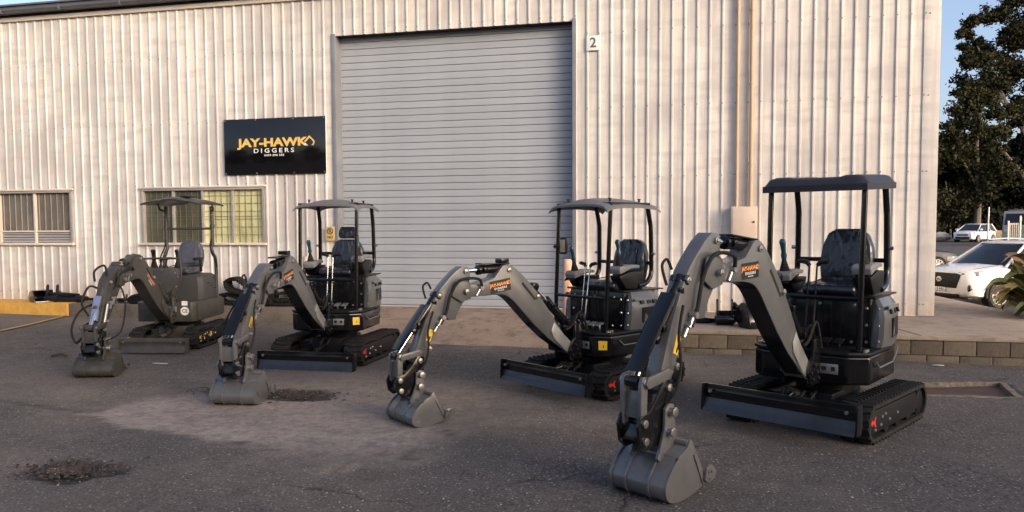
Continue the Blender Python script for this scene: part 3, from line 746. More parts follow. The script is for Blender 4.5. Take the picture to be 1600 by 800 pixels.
# ------------------------------------------------------------------ mini excavators
def rot2(p, a):
    c, s = math.cos(a), math.sin(a); return (p[0] * c - p[1] * s, p[0] * s + p[1] * c)
def stadium(x0, x1, z0, z1, rf, rr, n=8):
    """Outline of a track: x0 rear, x1 front, rounded ends."""
    P = []
    for (cx, r, a0) in ((x1 - rf, rf, -90), (x0 + rr, rr, 90)):
        cz0, cz1 = z0 + r, z1 - r
        for i in range(n + 1):
            a = R(a0 + 180 * i / n); cz = (cz0 if math.sin(a) < -1e-6 else cz1 if math.sin(a) > 1e-6 else (cz0 + cz1) / 2)
            P.append((cx + r * math.cos(a), cz + r * math.sin(a)))
    return P
def arclen(P, n):
    P = P + [P[0]]; L_ = [0]
    for a, c in zip(P, P[1:]): L_.append(L_[-1] + math.hypot(c[0] - a[0], c[1] - a[1]))
    out = []
    for k in range(n):
        s = L_[-1] * k / n
        for i in range(len(P) - 1):
            if L_[i] <= s < L_[i + 1] or i == len(P) - 2:
                t = (s - L_[i]) / max(1e-9, L_[i + 1] - L_[i]); x = P[i][0] + (P[i + 1][0] - P[i][0]) * t; z = P[i][1] + (P[i + 1][1] - P[i][1]) * t
                out.append((x, z, math.atan2(P[i + 1][1] - P[i][1], P[i + 1][0] - P[i][0]))); break
    return out

def make_tracks(root, x0, x1, h, y_in, y_out, decal, nl=46):
    for side in (1, -1):
        ya, yb = sorted((side * y_in, side * y_out))
        O = stadium(x0, x1, 0.015, h, h * 0.48, h * 0.48, 10); I = [(p[0], p[1]) for p in stadium(x0 + 0.028, x1 - 0.028, 0.043, h - 0.028, h * 0.48 - 0.028, h * 0.48 - 0.028, 10)]
        b = MB(); n = len(O); yo = side * y_out; yi = side * y_in
        b.grid([[(p[0], yi, p[1]) for p in O], [(p[0], yo, p[1]) for p in O], [(p[0], yo, p[1]) for p in I], [(p[0], yi, p[1]) for p in I], [(p[0], yi, p[1]) for p in O]], True)
        tr = b.build('track', M_RUBBER, root, fix=True)
        # chevron lugs standing on the belt
        w = (y_out - y_in); src = None
        b = MB(); hl = 0.016
        for q in (-1, 1):
            yA, yB = (0.012 * q, 0.49 * w * q)
            b.hexa([(-0.014 - 0.010, yA, 0), (0.012 - 0.010, yA, 0), (0.012 + 0.014, yB, 0), (-0.014 + 0.014, yB, 0), (-0.009 - 0.010, yA, hl), (0.007 - 0.010, yA, hl), (0.007 + 0.014, yB, hl), (-0.009 + 0.014, yB, hl)])
        for (x, z, a) in arclen(O, nl):
            M = Matrix.Translation((x, side * (y_in + w / 2), z)) @ Matrix.Rotation(-a, 4, 'Y') @ Matrix.Rotation(PI, 4, 'X')
            if src is None: src = b.build('lug', M_RUBBER, tr, smooth=False); src.matrix_local = M
            else: inst(src, 'lug', tr, M)
        # side frame, wheels
        yf0, yf1 = sorted((side * (y_out - 0.045), side * (y_out - 0.012)))
        S = [(x0 + 0.24, 0.075), (x1 - 0.07, 0.075), (x1 - 0.045, 0.11), (x1 - 0.055, h - 0.10), (x1 - 0.12, h - 0.045), (x0 + 0.24, h - 0.045)]
        b = MB(); b.prism(S, yf0, yf1); b.box(x0 + 0.18, x1 - 0.15, min(side * (y_in + 0.02), yf0), max(side * (y_in + 0.02), yf1) - 0.001, 0.10, h - 0.09)
        fr = b.build('side_frame', M_SATIN, tr, bevel=0.008)
        b = MB()
        for (cx, r_) in ((x0 + h * 0.48, h * 0.42), (x1 - h * 0.48, h * 0.40)):
            pass
        cz = h * 0.5 + 0.005
        b.cyl((x0 + h * 0.48, yf0 - 0.03, cz), (x0 + h * 0.48, yf1 - 0.006, cz), h * 0.30, n=20)
        for q in range(10):
            a = 2 * PI * q / 10; c = (x0 + h * 0.48 + math.cos(a) * h * 0.33, cz + math.sin(a) * h * 0.33)
            b.cyl((c[0], yf0 - 0.02, c[1]), (c[0], yf1 - 0.012, c[1]), 0.022, n=7)
        b.build('sprocket', M_SATIN, tr, bevel=0.004)
        MB().cyl((x1 - h * 0.49, yf0 - 0.05, cz), (x1 - h * 0.49, yf0 - 0.002, cz), h * 0.38, n=24).build('idler', M_SATIN, tr, bevel=0.01)
        for q in range(3):
            x = x0 + 0.40 + q * 0.24; MB().cyl((x, yf0 - 0.05, 0.078), (x, yf1 - 0.004, 0.078), 0.046, n=14).build('roller', M_SATIN, tr, bevel=0.006)
        yd = side * (y_out - 0.012)
        b = MB()
        for (x, z) in ((x1 - 0.30, 0.175), (x1 - 0.27, 0.12), (x1 - 0.36, 0.185), (x1 - 0.45, 0.13), (x1 - 0.62, 0.15), (x1 - 0.16, 0.10)): b.bolt((x, yd, z), (0, side, 0), 0.013, 0.008)
        b.build('bolt', M_BOLT, tr, kind='stuff')
        b = MB(); s_ = 1
        FM = Matrix(((-side, 0, 0, x1 - 0.125), (0, 0, side, yd + side * 0.0015), (0, 1, 0, h * 0.56), (0, 0, 0, 1)))
        if decal == 'red':
            put_poly(b, [(-0.058, 0.0), (-0.022, 0.030), (-0.022, 0.012), (0.008, 0.012), (0.022, 0.036), (0.050, 0.036), (0.032, 0.012), (0.032, -0.012), (0.050, -0.036), (0.022, -0.036), (0.008, -0.012), (-0.022, -0.012), (-0.022, -0.030)], FM if side > 0 else FM)
            b.build('arrow_decal', M_RED, tr, smooth=False)
        else:
            put_poly(b, [(-0.02, 0.0), (0.01, 0.026), (0.01, 0.010), (0.05, 0.030), (0.05, 0.012), (0.03, 0), (0.05, -0.012), (0.05, -0.030), (0.01, -0.010), (0.01, -0.026)], FM)
            for (x, z) in ((0.12, 0.018), (0.16, 0.02), (0.12, -0.012), (0.26, -0.01), (0.31, 0.03), (0.29, 0.0)): put_poly(b, [(x, z), (x + 0.028, z), (x + 0.028, z + 0.012), (x, z + 0.012)], FM)
            put_poly(b, [(0.33, -0.02), (0.38, -0.02), (0.38, 0.035), (0.33, 0.035)], FM)
            b.build('yellow_marking', M_YEL, tr, smooth=False, kind='stuff')

def make_undercarriage(root, hw, bx, z0, z1, m, grey, y_in):
    b = MB(); b.box(-0.34, 0.34, -y_in - 0.02, y_in + 0.02, 0.13, 0.25); b.box(-0.22, 0.36, -0.2, 0.2, 0.10, 0.29)
    b.build('track_frame', M_SATIN if not grey else m, root, bevel=0.015)
    b = MB(); b.cyl((0, 0, 0.27), (0, 0, 0.385), 0.23, n=32); b.cyl((0, 0, 0.325), (0, 0, 0.355), 0.26, n=32); b.build('swing_ring', M_SATIN, root, bevel=0.004)
    # dozer blade: a curved sheet with end ribs, wear strip and arms
    prof = []
    H = z1 - z0
    for i in range(9):
        t = i / 8; prof.append((bx + 0.045 * (2 * t - 1) ** 2 - 0.020 * (t > 0.75) - (0.02 if t == 1 else 0), z0 + H * t))
    b = MB(); back = [(x - 0.018, z) for x, z in prof[::-1]]
    b.prism(prof + back, -hw, hw)
    bl = b.build('dozer_blade', m, root, bevel=0.003, angle=25)
    for s in (-1, 1):
        b = MB(); b.prism([(bx + 0.045, z0 + 0.0), (bx + 0.035, z1), (bx - 0.045, z1), (bx - 0.06, z0 + 0.06), (bx - 0.03, z0)], s * hw - (0.0 if s < 0 else 0.014), s * hw + (0.014 if s < 0 else 0.0)); b.M = Matrix()
        b.v = [Vector((p.x, p.y + s * 0.0145, p.z)) for p in b.v]
        b.build('end_plate', m, bl, bevel=0.003)
    b = MB(); zt = z0 + H * (0.48 if not grey else 0.12)
    q = []
    for z in (z0, z0 + (zt - z0) * 0.33, z0 + (zt - z0) * 0.66, zt):
        t = (z - z0) / H; q.append((bx + 0.045 * (2 * t - 1) ** 2 + 0.003, z))
    b.prism(q + [(x + 0.008, z) for x, z in q[::-1]], -hw + 0.002, hw - 0.002); b.build('wear_strip', M_BLADE if not grey else m, bl, bevel=0.002)
    b = MB()
    for s in (-1, 1): b.cyl((bx + 0.03, s * (hw - 0.06), z1 - 0.05), (bx + 0.045, s * (hw - 0.06), z1 - 0.05), 0.013, n=10)
    b.build('bolt', M_BOLT, bl, kind='stuff')
    for s in (-1, 1):
        b = MB(); b.hexa([(0.30, s * 0.20 - 0.03, 0.12), (bx - 0.02, s * 0.24 - 0.03, z0 + 0.07), (bx - 0.02, s * 0.24 + 0.03, z0 + 0.07), (0.30, s * 0.20 + 0.03, 0.12), (0.30, s * 0.20 - 0.03, 0.20), (bx - 0.02, s * 0.24 - 0.03, z0 + 0.13), (bx - 0.02, s * 0.24 + 0.03, z0 + 0.13), (0.30, s * 0.20 + 0.03, 0.20)])
        b.build('blade_arm', M_SATIN if not grey else m, root, bevel=0.006)
    b = MB(); b.cyl((0.34, 0, 0.24), (0.62, 0, z0 + 0.17), 0.036, n=14); cy = b.build('blade_cylinder', M_SATIN if not grey else m, root, bevel=0.004)
    MB().cyl((0.60, 0, z0 + 0.175), (bx - 0.02, 0, z0 + 0.13), 0.019, n=12).build('rod', M_CHROME, cy)
    b = MB()
    for (x, y) in ((0.35, 0.05), (0.35, -0.05), (0.40, 0.02)): b.tube([(x, y, 0.27), (x + 0.10, y * 2.2, 0.31), (x + 0.2, y * 2, 0.24)], 0.012, 7, 5)
    for (x, y) in ((0.42, 0.06), (0.42, -0.06), (0.5, 0.0), (0.47, 0.1)): b.bolt((x, y, 0.27), (0.3, 0, 1), 0.016, 0.02)
    b.build('hose_fitting', M_SATIN, root, kind='stuff')

# reference profile of the arm, metres from the boom foot (x forward, z up)
TIP = (1.26, 0.63); DB = (1.73, 0.07)
class Arm:
    def __init__(s, Mb, db, sb, dd, sd, footz, bkt=None):
        s.Mb, s.db, s.sb, s.dd, s.sd = Mb, db, sb, dd, sd
        s.tip = s.boom(TIP); s.end = s.dip(DB)
        s.sk = (footz + s.end[1] - 0.006) / 0.55
        s.dk = 0.0
    def boom(s, p): q = rot2(p, s.db); return (q[0] * s.sb, q[1] * s.sb)
    def dip(s, p): q = rot2((p[0] - TIP[0], p[1] - TIP[1]), s.dd); return (s.tip[0] + q[0] * s.sd, s.tip[1] + q[1] * s.sd)
    def bk(s, p): q = rot2((p[0] * (0.78 if p[0] > 0.08 else 1.0) if p[0] < 0.10 or p[1] > -0.26 else p[0] * 0.85, p[1]), s.dk); return (s.end[0] + q[0] * s.sk, s.end[1] + q[1] * s.sk)
def arm_label(mb, M, s, nums=False):
    """black sticker, orange name, white line; mb slots: 0 sticker 1 orange 2 white"""
    put_poly(mb, [(-0.118 * s, -0.056 * s), (0.118 * s, -0.056 * s), (0.118 * s, 0.056 * s), (-0.118 * s, 0.056 * s)], M)
    mb.cur = 1; put_text(mb, 'JAY-HAWK', 0.043 * s, M @ Matrix.Translation((-0.006 * s, 0.016 * s, 0.0012)), bold=0.0016 * s, wide=1.06)
    mb.cur = 2; put_text(mb, 'DIGGERS', 0.026 * s, M @ Matrix.Translation((0, -0.018 * s, 0.0012)), bold=0.0006 * s, wide=1.15, space=1.25)
    put_text(mb, '0499 898 583', 0.012 * s, M @ Matrix.Translation((0, -0.040 * s, 0.0012)), bold=0.0002 * s, wide=1.1)
    claw(mb, M @ Matrix.Translation((0.096 * s, 0.020 * s, 0.0016)), 0.034 * s); mb.cur = 0

def make_arm(root, A, style):
    """Boom, dipper, cylinders, link, hitch and bucket in the plane of A.Mb."""
    M = A.Mb; grey = style['grey']; old = style['old']; blk = style['black']
    V = lambda p, y: (p[0], y, p[1])
    # ---- boom
    ref = [(-0.045, -0.03), (-0.02, -0.055), (0.03, -0.055), (0.12, 0.01), (0.30, 0.13), (0.46, 0.265)] + \
          spl2([(0.46, 0.265), (0.62, 0.42), (0.72, 0.515), (0.81, 0.57), (0.92, 0.585), (1.05, 0.58)], 4)[1:] + \
          [(1.20, 0.575), (1.275, 0.585), (1.315, 0.63), (1.29, 0.68), (1.24, 0.692), (1.13, 0.685), (1.02, 0.71), (0.93, 0.735)] + \
          spl2([(0.93, 0.735), (0.87, 0.80), (0.83, 0.84), (0.77, 0.85), (0.70, 0.82), (0.58, 0.725), (0.45, 0.60)], 3)[1:] + \
          [(0.30, 0.42), (0.16, 0.235), (0.05, 0.10), (-0.03, 0.03)]
    w = 0.072
    b = MB(M); b.prism([A.boom(p) for p in ref], -w, w); bo = b.build('boom', grey, root, bevel=0.006, angle=30)
    # black belly plate inside the crook, thin edge flanges either side
    belly = [(0.06, -0.025), (0.12, 0.013), (0.30, 0.133), (0.46, 0.268)] + spl2([(0.46, 0.268), (0.62, 0.423), (0.72, 0.518), (0.81, 0.573), (0.92, 0.588), (1.05, 0.583)], 4)[1:]
    P = []
    off = []
    for i, p in enumerate(belly):
        a = Vector(belly[min(i + 1, len(belly) - 1)]) - Vector(belly[max(i - 1, 0)]); n = Vector((a.y, -a.x)).normalized() * 0.007
        off.append((p[0] + n.x, p[1] + n.y))
    b = MB(M); b.grid([[V(A.boom(p), y) for p in off] for y in (-w + 0.006, w - 0.006)]); b.build('belly_plate', blk if not old else grey, bo)
    # foot cheek plate, slot in the back, knee ears
    for s in (1, -1):
        b = MB(M); b.prism([A.boom(p) for p in [(-0.04, -0.03), (-0.015, -0.058), (0.03, -0.06), (0.24, 0.13), (0.26, 0.20), (0.22, 0.27), (0.13, 0.175), (-0.03, 0.03)]], s * w, s * (w + 0.012)); b.build('cheek_plate', M_STEELP if (s > 0 and not old) else grey, bo, bevel=0.003)
    b = MB(M); b.hexa([V(A.boom(p), y) for y in (w - 0.001, w + 0.0012) for p in [(0.44, 0.51), (0.46, 0.50), (0.62, 0.665), (0.60, 0.68)]]); b.build('slot', M_DARK, bo)
    b = MB(M)
    pins = [(A.boom((0.0, 0.0)), w + 0.012), (A.boom(TIP), w + 0.03), (A.boom((0.765, 0.80)), w), (A.boom((0.42, 0.535)), w)]
    for p, y in pins:
        for s in (-1, 1):
            b.cyl(V(p, s * (y - 0.01)), V(p, s * (y + 0.016)), 0.022, n=14); b.cyl(V(p, s * (y + 0.016)), V(p, s * (y + 0.022)), 0.012, n=6)
    b.build('pin', M_BOLT, bo, bevel=0.003, kind='stuff')
    b = MB(M)
    q0 = A.boom((0.945, 0.648)); q1 = A.boom((0.79, 0.668)); dx, dz = q1[0] - q0[0], q1[1] - q0[1]; L_ = math.hypot(dx, dz); ex = Vector((dx / L_, 0, dz / L_)); ez = Vector((-dz / L_, 0, dx / L_))
    if ez.z < 0: ez = -ez
    c = Vector((0.5 * (q0[0] + q1[0]), w + 0.0025, 0.5 * (q0[1] + q1[1])))
    LM = Matrix(((ex.x, ez.x, 0, c.x), (0, 0, 1, c.y), (ex.z, ez.z, 0, c.z), (0, 0, 0, 1)))
    if old:
        q0 = A.boom((0.42, 0.42)); q1 = A.boom((0.62, 0.60)); ex = Vector((-(q1[0] - q0[0]), 0, -(q1[1] - q0[1]))).normalized(); ez = Vector((-ex.z, 0, ex.x)); ez = ez if ez.z > 0 else -ez
        c = Vector((0.5 * (q0[0] + q1[0]), w + 0.0025, 0.5 * (q0[1] + q1[1])))
        LM = Matrix(((ex.x, ez.x, 0, c.x), (0, 0, 1, c.y), (ex.z, ez.z, 0, c.z), (0, 0, 0, 1))); b.cur = 1
        put_text(b, 'JAY-HAWK', 0.050, LM @ Matrix.Translation((0, 0.014, 0)), bold=0.002); b.cur = 2; put_text(b, 'DIGGERS', 0.030, LM @ Matrix.Translation((0, -0.026, 0)), bold=0.001)
    else: arm_label(b, LM, style.get('lab', 1.0))
    b.build('name_sticker', [M_STICK, M_ORANGE, M_WHITE], bo, smooth=False)
    # ---- swing bracket
    b = MB(M)
    b.prism([(-0.17, -0.10), (0.03, -0.11), (0.055, -0.02), (0.02, 0.06), (-0.02, 0.10), (-0.02, 0.23), (-0.09, 0.24), (-0.17, 0.06)], -0.115, -0.087); b.prism([(-0.17, -0.10), (0.03, -0.11), (0.055, -0.02), (0.02, 0.06), (-0.02, 0.10), (-0.02, 0.23), (-0.09, 0.24), (-0.17, 0.06)], 0.087, 0.115)
    b.box(-0.20, -0.10, -0.114, 0.114, -0.11, 0.05); b.cyl((-0.16, 0, -0.15), (-0.16, 0, 0.10), 0.05, n=16)
    b.build('swing_bracket', blk if not old else grey, root, bevel=0.008)
    b = MB(M)
    for k, y in enumerate((-0.06, -0.02, 0.03, 0.07)): b.tube([(-0.24, y, 0.14), (-0.13, y * 1.1, 0.26 + 0.03 * k), (-0.02, y, 0.22), (0.06, y, 0.28 - 0.03 * k)], 0.012, 7, 5)
    for k in range(5): b.bolt((-0.08 + 0.03 * k, 0.118, -0.06 + 0.05 * (k % 3)), (0, 1, 0), 0.014, 0.014)
    b.build('hose', M_RUBBER, root, kind='stuff')
    # ---- cylinders
    def cylinder(name, p0, p1, r, rr, frac, m, y=0.0):
        p0, p1 = Vector(V(p0, y)), Vector(V(p1, y)); pm = p0.lerp(p1, frac)
        b = MB(M); b.cyl(p0, pm, r, n=18); b.cyl(p0 - (p1 - p0).normalized() * 0.02, p0 + (p1 - p0).normalized() * 0.03, r * 1.12, n=18); b.cyl(pm - (pm - p0).normalized() * 0.035, pm, r * 1.14, n=18)
        b.cyl(p0 + Vector((0, -r * 1.5, 0)), p0 + Vector((0, r * 1.5, 0)), r * 0.9, n=14)
        for t in (0.18, 0.8):
            c = p0.lerp(pm, t); b.box(c.x - 0.02, c.x + 0.02, c.y + r * 0.7, c.y + r * 1.45, c.z - 0.02, c.z + 0.02)
        o = b.build(name, m, root, bevel=0.004)
        b = MB(M); b.cyl(pm, p1, rr, n=14); b.build('rod', M_CHROME, o)
        b = MB(M); b.cyl(p1 + Vector((0, -r * 1.1, 0)), p1 + Vector((0, r * 1.1, 0)), r * 0.95, n=14); b.build('rod_eye', m, o, bevel=0.003)
        return o
    cyl_m = blk if not old else grey
    cylinder('boom_cylinder', (-0.055, 0.20), A.boom((0.42, 0.625)), 0.042, 0.022, 0.68, cyl_m)
    rodp = A.dip((1.235, 0.805))
    ac = cylinder('arm_cylinder', A.boom((0.765, 0.815)), rodp, 0.040, 0.021, 0.66, cyl_m)
    if not old:
        a0 = A.boom((0.74, 0.850)); a1 = A.boom((1.06, 0.858))
        b = MB(M); b.hexa([V((a0[0], a0[1]), -0.05), V(a1, -0.05), V(a1, 0.05), V(a0, 0.05), V((a0[0], a0[1] + 0.012), -0.05), V((a1[0], a1[1] + 0.012), -0.05), V((a1[0], a1[1] + 0.012), 0.05), V((a0[0], a0[1] + 0.012), 0.05)])
        b.build('cover_plate', blk, ac, bevel=0.003)
        b = MB(M); p = A.boom((0.78, 0.876)); b.box(p[0] - 0.035, p[0] + 0.055, -0.05, 0.05, p[1] - 0.012, p[1] + 0.028)
        if style.get('lamp'): b.build('work_lamp', blk, ac, bevel=0.008)
    bct = A.dip((1.515, 0.605)); bcl = A.bk((0.24, 0.05))
    bc = cylinder('bucket_cylinder', bct, bcl, 0.036, 0.019, 0.62, cyl_m)
    # ---- dipper
    ref = [(1.185, 0.79), (1.215, 0.845), (1.27, 0.850), (1.34, 0.808)] + spl2([(1.34, 0.808), (1.425, 0.735), (1.505, 0.655), (1.565, 0.570)], 3)[1:] + \
          [(1.655, 0.40), (1.770, 0.12), (1.78, 0.06), (1.745, 0.025), (1.70, 0.035), (1.672, 0.085), (1.565, 0.29), (1.45, 0.425), (1.41, 0.385), (1.345, 0.385), (1.335, 0.42), (1.30, 0.485), (1.225, 0.575), (1.20, 0.65)]
    wd = 0.052
    if old: ref = [(1.19, 0.75), (1.22, 0.80), (1.28, 0.80), (1.45, 0.72), (1.56, 0.64), (1.60, 0.56), (1.78, 0.12), (1.785, 0.06), (1.745, 0.02), (1.69, 0.03), (1.64, 0.09), (1.33, 0.44), (1.22, 0.575), (1.19, 0.65)]
    b = MB(M); b.prism([A.dip(p) for p in ref], -wd, wd); di = b.build('dipper', grey, root, bevel=0.007, angle=30)
    for s in (-1, 1):
        b = MB(M); b.prism([A.dip(p) for p in [(1.20, 0.56), (1.30, 0.54), (1.40, 0.60), (1.36, 0.72), (1.27, 0.74), (1.20, 0.70)]], s * (wd + 0.016), s * (wd + 0.028)); b.build('pivot_plate', grey, di, bevel=0.004)
    b = MB(M)
    for p, y in ((rodp, wd), (A.dip((1.515, 0.605)), wd), (A.dip(DB), wd + 0.02), (A.dip((1.62, 0.16)), wd)):
        for s in (-1, 1):
            b.cyl(V(p, s * (y - 0.01)), V(p, s * (y + 0.016)), 0.021, n=14); b.cyl(V(p, s * (y + 0.016)), V(p, s * (y + 0.024)), 0.012, n=6)
    b.build('pin', M_BOLT, di, bevel=0.003, kind='stuff')
    if not old:
        b = MB(M); q = [(1.615, 0.330), (1.655, 0.235), (1.615, 0.215), (1.575, 0.31)]
        q = [A.dip(p) for p in q]; b.prism(q, wd + 0.0005, wd + 0.003)
        b.build('warning_label', M_YEL, di, smooth=False)
        b = MB(M); q = [A.dip(p) for p in [(1.615, 0.270), (1.630, 0.235), (1.620, 0.230), (1.605, 0.262)]]; b.prism(q, wd + 0.0032, wd + 0.004); b.build('warning_symbol', M_STICK, di, smooth=False)
    else:
        b = MB(M); q = [A.dip(p) for p in [(1.63, 0.30), (1.665, 0.22), (1.635, 0.205), (1.60, 0.29)]]; b.prism(q, wd + 0.0005, wd + 0.003); b.build('warning_label', M_YEL, di, smooth=False)
        b = MB(M); q0 = Vector(V(A.dip((1.66, 0.36)), wd + 0.03)); q1 = Vector(V(A.dip((1.75, 0.14)), wd + 0.03)); b.cyl(q0, q1, 0.016, n=10); b.build('silver_fitting', M_BOLT, di)
        b = MB(M); q = [A.dip(p) for p in [(1.66, 0.46), (1.70, 0.44), (1.80, 0.19), (1.76, 0.17)]]; b.prism([(x + 0.03, z) for x, z in q], -0.035, 0.035); b.build('blue_wrap', mat('pale_blue_wrap', (0.16, 0.20, 0.34), 0.3, coat=0.5), di, bevel=0.004)
    # ---- cylinder guard: folded plate over the outer face
    if not old:
        g = []
        d = Vector((bcl[0] - bct[0], bcl[1] - bct[1])).normalized(); nrm = Vector((-d.y, d.x)); nrm = nrm if nrm.x > 0 else -nrm
        P0 = Vector(bct) + d * 0.13; P1 = Vector(bcl) - d * 0.035
        a, c_ = P0 + nrm * 0.044, P1 + nrm * 0.048
        b = MB(M)
        for (u, v, y0, y1) in ((0.0, 0.008, -0.054, 0.054),):
            b.hexa([V(a, y0), V(c_, y0), V(c_, y1), V(a, y1), V(a + nrm * v, y0), V(c_ + nrm * v, y0), V(c_ + nrm * v, y1), V(a + nrm * v, y1)])
        for s in (-1, 1):
            y0, y1 = sorted((s * 0.054, s * 0.048)); ai, ci = a - nrm * 0.010, c_ - nrm * 0.012
            b.hexa([V(ai, y0), V(ci, y0), V(ci, y1), V(ai, y1), V(a, y0), V(c_, y0), V(c_, y1), V(a, y1)])
        b.build('cylinder_guard', M_BLACK, bc, bevel=0.003)
    # ---- link, hitch
    for s in (-1, 1):
        b = MB(M); q = [A.bk(p) for p in [(0.215, 0.075), (0.265, 0.075), (0.285, 0.04), (0.285, -0.16), (0.255, -0.185), (0.225, -0.16), (0.215, 0.03)]]
        b.prism(q, s * 0.075, s * 0.052); lk = b.build('bucket_link', grey, root, bevel=0.004)
        b = MB(M)
        for p in ((0.245, 0.05), (0.255, -0.15)): b.cyl(V(A.bk(p), s * 0.07), V(A.bk(p), s * 0.086), 0.022, n=12)
        b.build('pin', M_BOLT, lk, bevel=0.003)
        b = MB(M); q = [A.bk(p) for p in [(-0.03, 0.08), (0.02, 0.10), (0.24, 0.075), (0.265, 0.045), (0.24, 0.02), (0.02, 0.045)]]; b.prism(q, s * 0.098, s * 0.084); b.build('side_link', grey, root, bevel=0.003)
    b = MB(M); q = [A.bk(p) for p in [(0.225, 0.0), (0.245, 0.0), (0.265, -0.13), (0.24, -0.13)]]; b.prism(q, -0.052, 0.052); b.build('link_web', grey, root, bevel=0.004)
    b = MB(M)
    hp = [A.bk(p) for p in [(-0.045, 0.03), (0.02, 0.05), (0.10, -0.03), (0.20, -0.10), (0.29, -0.11), (0.32, -0.16), (0.30, -0.25), (0.22, -0.29), (0.02, -0.28), (-0.03, -0.20), (-0.04, -0.05)]]
    b.prism(hp, -0.078, -0.060); b.prism(hp, 0.060, 0.078)
    b.prism([A.bk(p) for p in [(0.04, -0.19), (0.26, -0.16), (0.29, -0.24), (0.05, -0.27)]], -0.060, 0.060)
    b.cyl(V(A.bk((0.14, -0.12)), -0.06), V(A.bk((0.14, -0.12)), 0.06), 0.04, n=14)
    hi = b.build('quick_hitch', blk, root, bevel=0.006)
    b = MB(M)
    for p in ((0.0, 0.0), (0.26, -0.15), (0.03, -0.24), (0.25, -0.24)):
        for s in (-1, 1): b.cyl(V(A.bk(p), s * 0.07), V(A.bk(p), s * 0.095), 0.023, n=12)
    b.build('pin', M_BOLT, hi, bevel=0.003, kind='stuff')
    # ---- bucket
    bw_ = style.get('bw', 0.205)
    K = lambda p: A.bk((0.02 + (p[0] - 0.02) * (0.60 if p[0] < 0 else 0.78), -0.55 + (p[1] + 0.55) * 0.86))
    shell = [(-0.085, -0.235), (-0.045, -0.245), (0.0, -0.258)] + spl2([(0.0, -0.258), (0.10, -0.300), (0.195, -0.365), (0.255, -0.44), (0.235, -0.505), (0.16, -0.540), (0.04, -0.549), (-0.14, -0.535), (-0.31, -0.500)], 4)[1:]
    b = MB(M); inner = []
    for i, p in enumerate(shell):
        a = Vector(shell[min(i + 1, len(shell) - 1)]) - Vector(shell[max(i - 1, 0)]); n = Vector((a.y, -a.x)).normalized() * 0.012
        inner.append((p[0] + n.x, p[1] + n.y))
    ctr = Vector((0.05, -0.40))
    if (Vector(inner[10]) - ctr).length > (Vector(shell[10]) - ctr).length: inner = [(2 * p[0] - q[0], 2 * p[1] - q[1]) for p, q in zip(shell, inner)]
    b.prism([K(p) for p in shell] + [K(p) for p in inner[::-1]], -bw_, bw_)
    bu = b.build('bucket', grey, root, bevel=0.002, angle=20)
    for s in (-1, 1):
        b = MB(M); b.prism([K(p) for p in [(-0.105, -0.215), (-0.075, -0.205)] + shell[1:] + [(-0.335, -0.485)]], s * bw_, s * (bw_ + 0.012)); b.build('side_plate', grey, bu, bevel=0.004)
        b = MB(M); b.prism([K(p) for p in [(-0.15, -0.30), (-0.115, -0.30), (-0.265, -0.505), (-0.305, -0.495)]], s * (bw_ + 0.012), s * (bw_ + 0.021)); b.build('edge_bar', grey, bu, bevel=0.003)
        b = MB(M); b.prism([K(p) for p in [(-0.275, -0.40), (-0.345, -0.385), (-0.425, -0.43), (-0.41, -0.475), (-0.30, -0.495), (-0.25, -0.47)]], s * (bw_ + 0.022), s * (bw_ + 0.040)); sc_ = b.build('side_cutter', grey, bu, bevel=0.005)
        b = MB(M)
        for p in ((-0.295, -0.42), (-0.345, -0.425), (-0.31, -0.465)): b.bolt(V(K(p), s * (bw_ + 0.040)), (0, s, 0) if True else None, 0.012, 0.008)
        b.build('cutter_bolt', grey, bu, kind='stuff')
    for y in (-bw_ * 0.97, -bw_ * 0.42, bw_ * 0.42):
        st = shell[5:-4]; b = MB(M); o2 = []
        for i, p in enumerate(st):
            a = Vector(st[min(i + 1, len(st) - 1)]) - Vector(st[max(i - 1, 0)]); n = Vector((-a.y, a.x)).normalized() * 0.010
            q = (p[0] + n.x, p[1] + n.y)
            if (Vector(q) - ctr).length < (Vector(p) - ctr).length: q = (p[0] - n.x, p[1] - n.y)
            o2.append(q)
        b.prism([K(p) for p in st] + [K(p) for p in o2[::-1]], y - 0.008, y + 0.008); b.build('wear_rib', grey, bu, bevel=0.003)
    for y in (-0.095, 0.095):
        b = MB(M); b.prism([A.bk(p) for p in [(-0.02, -0.085), (0.02, -0.075), (0.055, -0.10), (0.06, -0.20), (0.14, -0.34), (0.10, -0.37), (0.0, -0.345), (-0.045, -0.30)]], y - 0.010, y + 0.010); b.build('hinge_ear', grey, bu, bevel=0.004)
    b = MB(M)
    for p in ((0.015, -0.115), (0.03, -0.215)): b.cyl(V(A.bk(p), -0.13), V(A.bk(p), 0.13), 0.024, n=14); b.cyl(V(A.bk(p), 0.13), V(A.bk(p), 0.145), 0.03, n=6)
    b.build('bucket_pin', M_BOLT, bu, bevel=0.003)
    b = MB(M); b.cyl(V(K((-0.075, -0.235)), -bw_), V(K((-0.075, -0.235)), bw_), 0.022, n=14); b.build('lip_tube', grey, bu)
    b = MB(M); b.hexa([V(K(p), y) for p in [(-0.28, -0.507), (-0.36, -0.492)] for y in (-bw_ - 0.012, bw_ + 0.012)][:2] + [V(K(p), y) for p in [(-0.36, -0.492)] for y in (bw_ + 0.012, -bw_ - 0.012)] +
                      [V(K((-0.28, -0.490)), -bw_ - 0.012), V(K((-0.28, -0.490)), bw_ + 0.012), V(K((-0.36, -0.485)), bw_ + 0.012), V(K((-0.36, -0.485)), -bw_ - 0.012)])
    b.build('cutting_edge', M_STEELP, bu, fix=True)
    # ---- hoses along the arm
    H = []
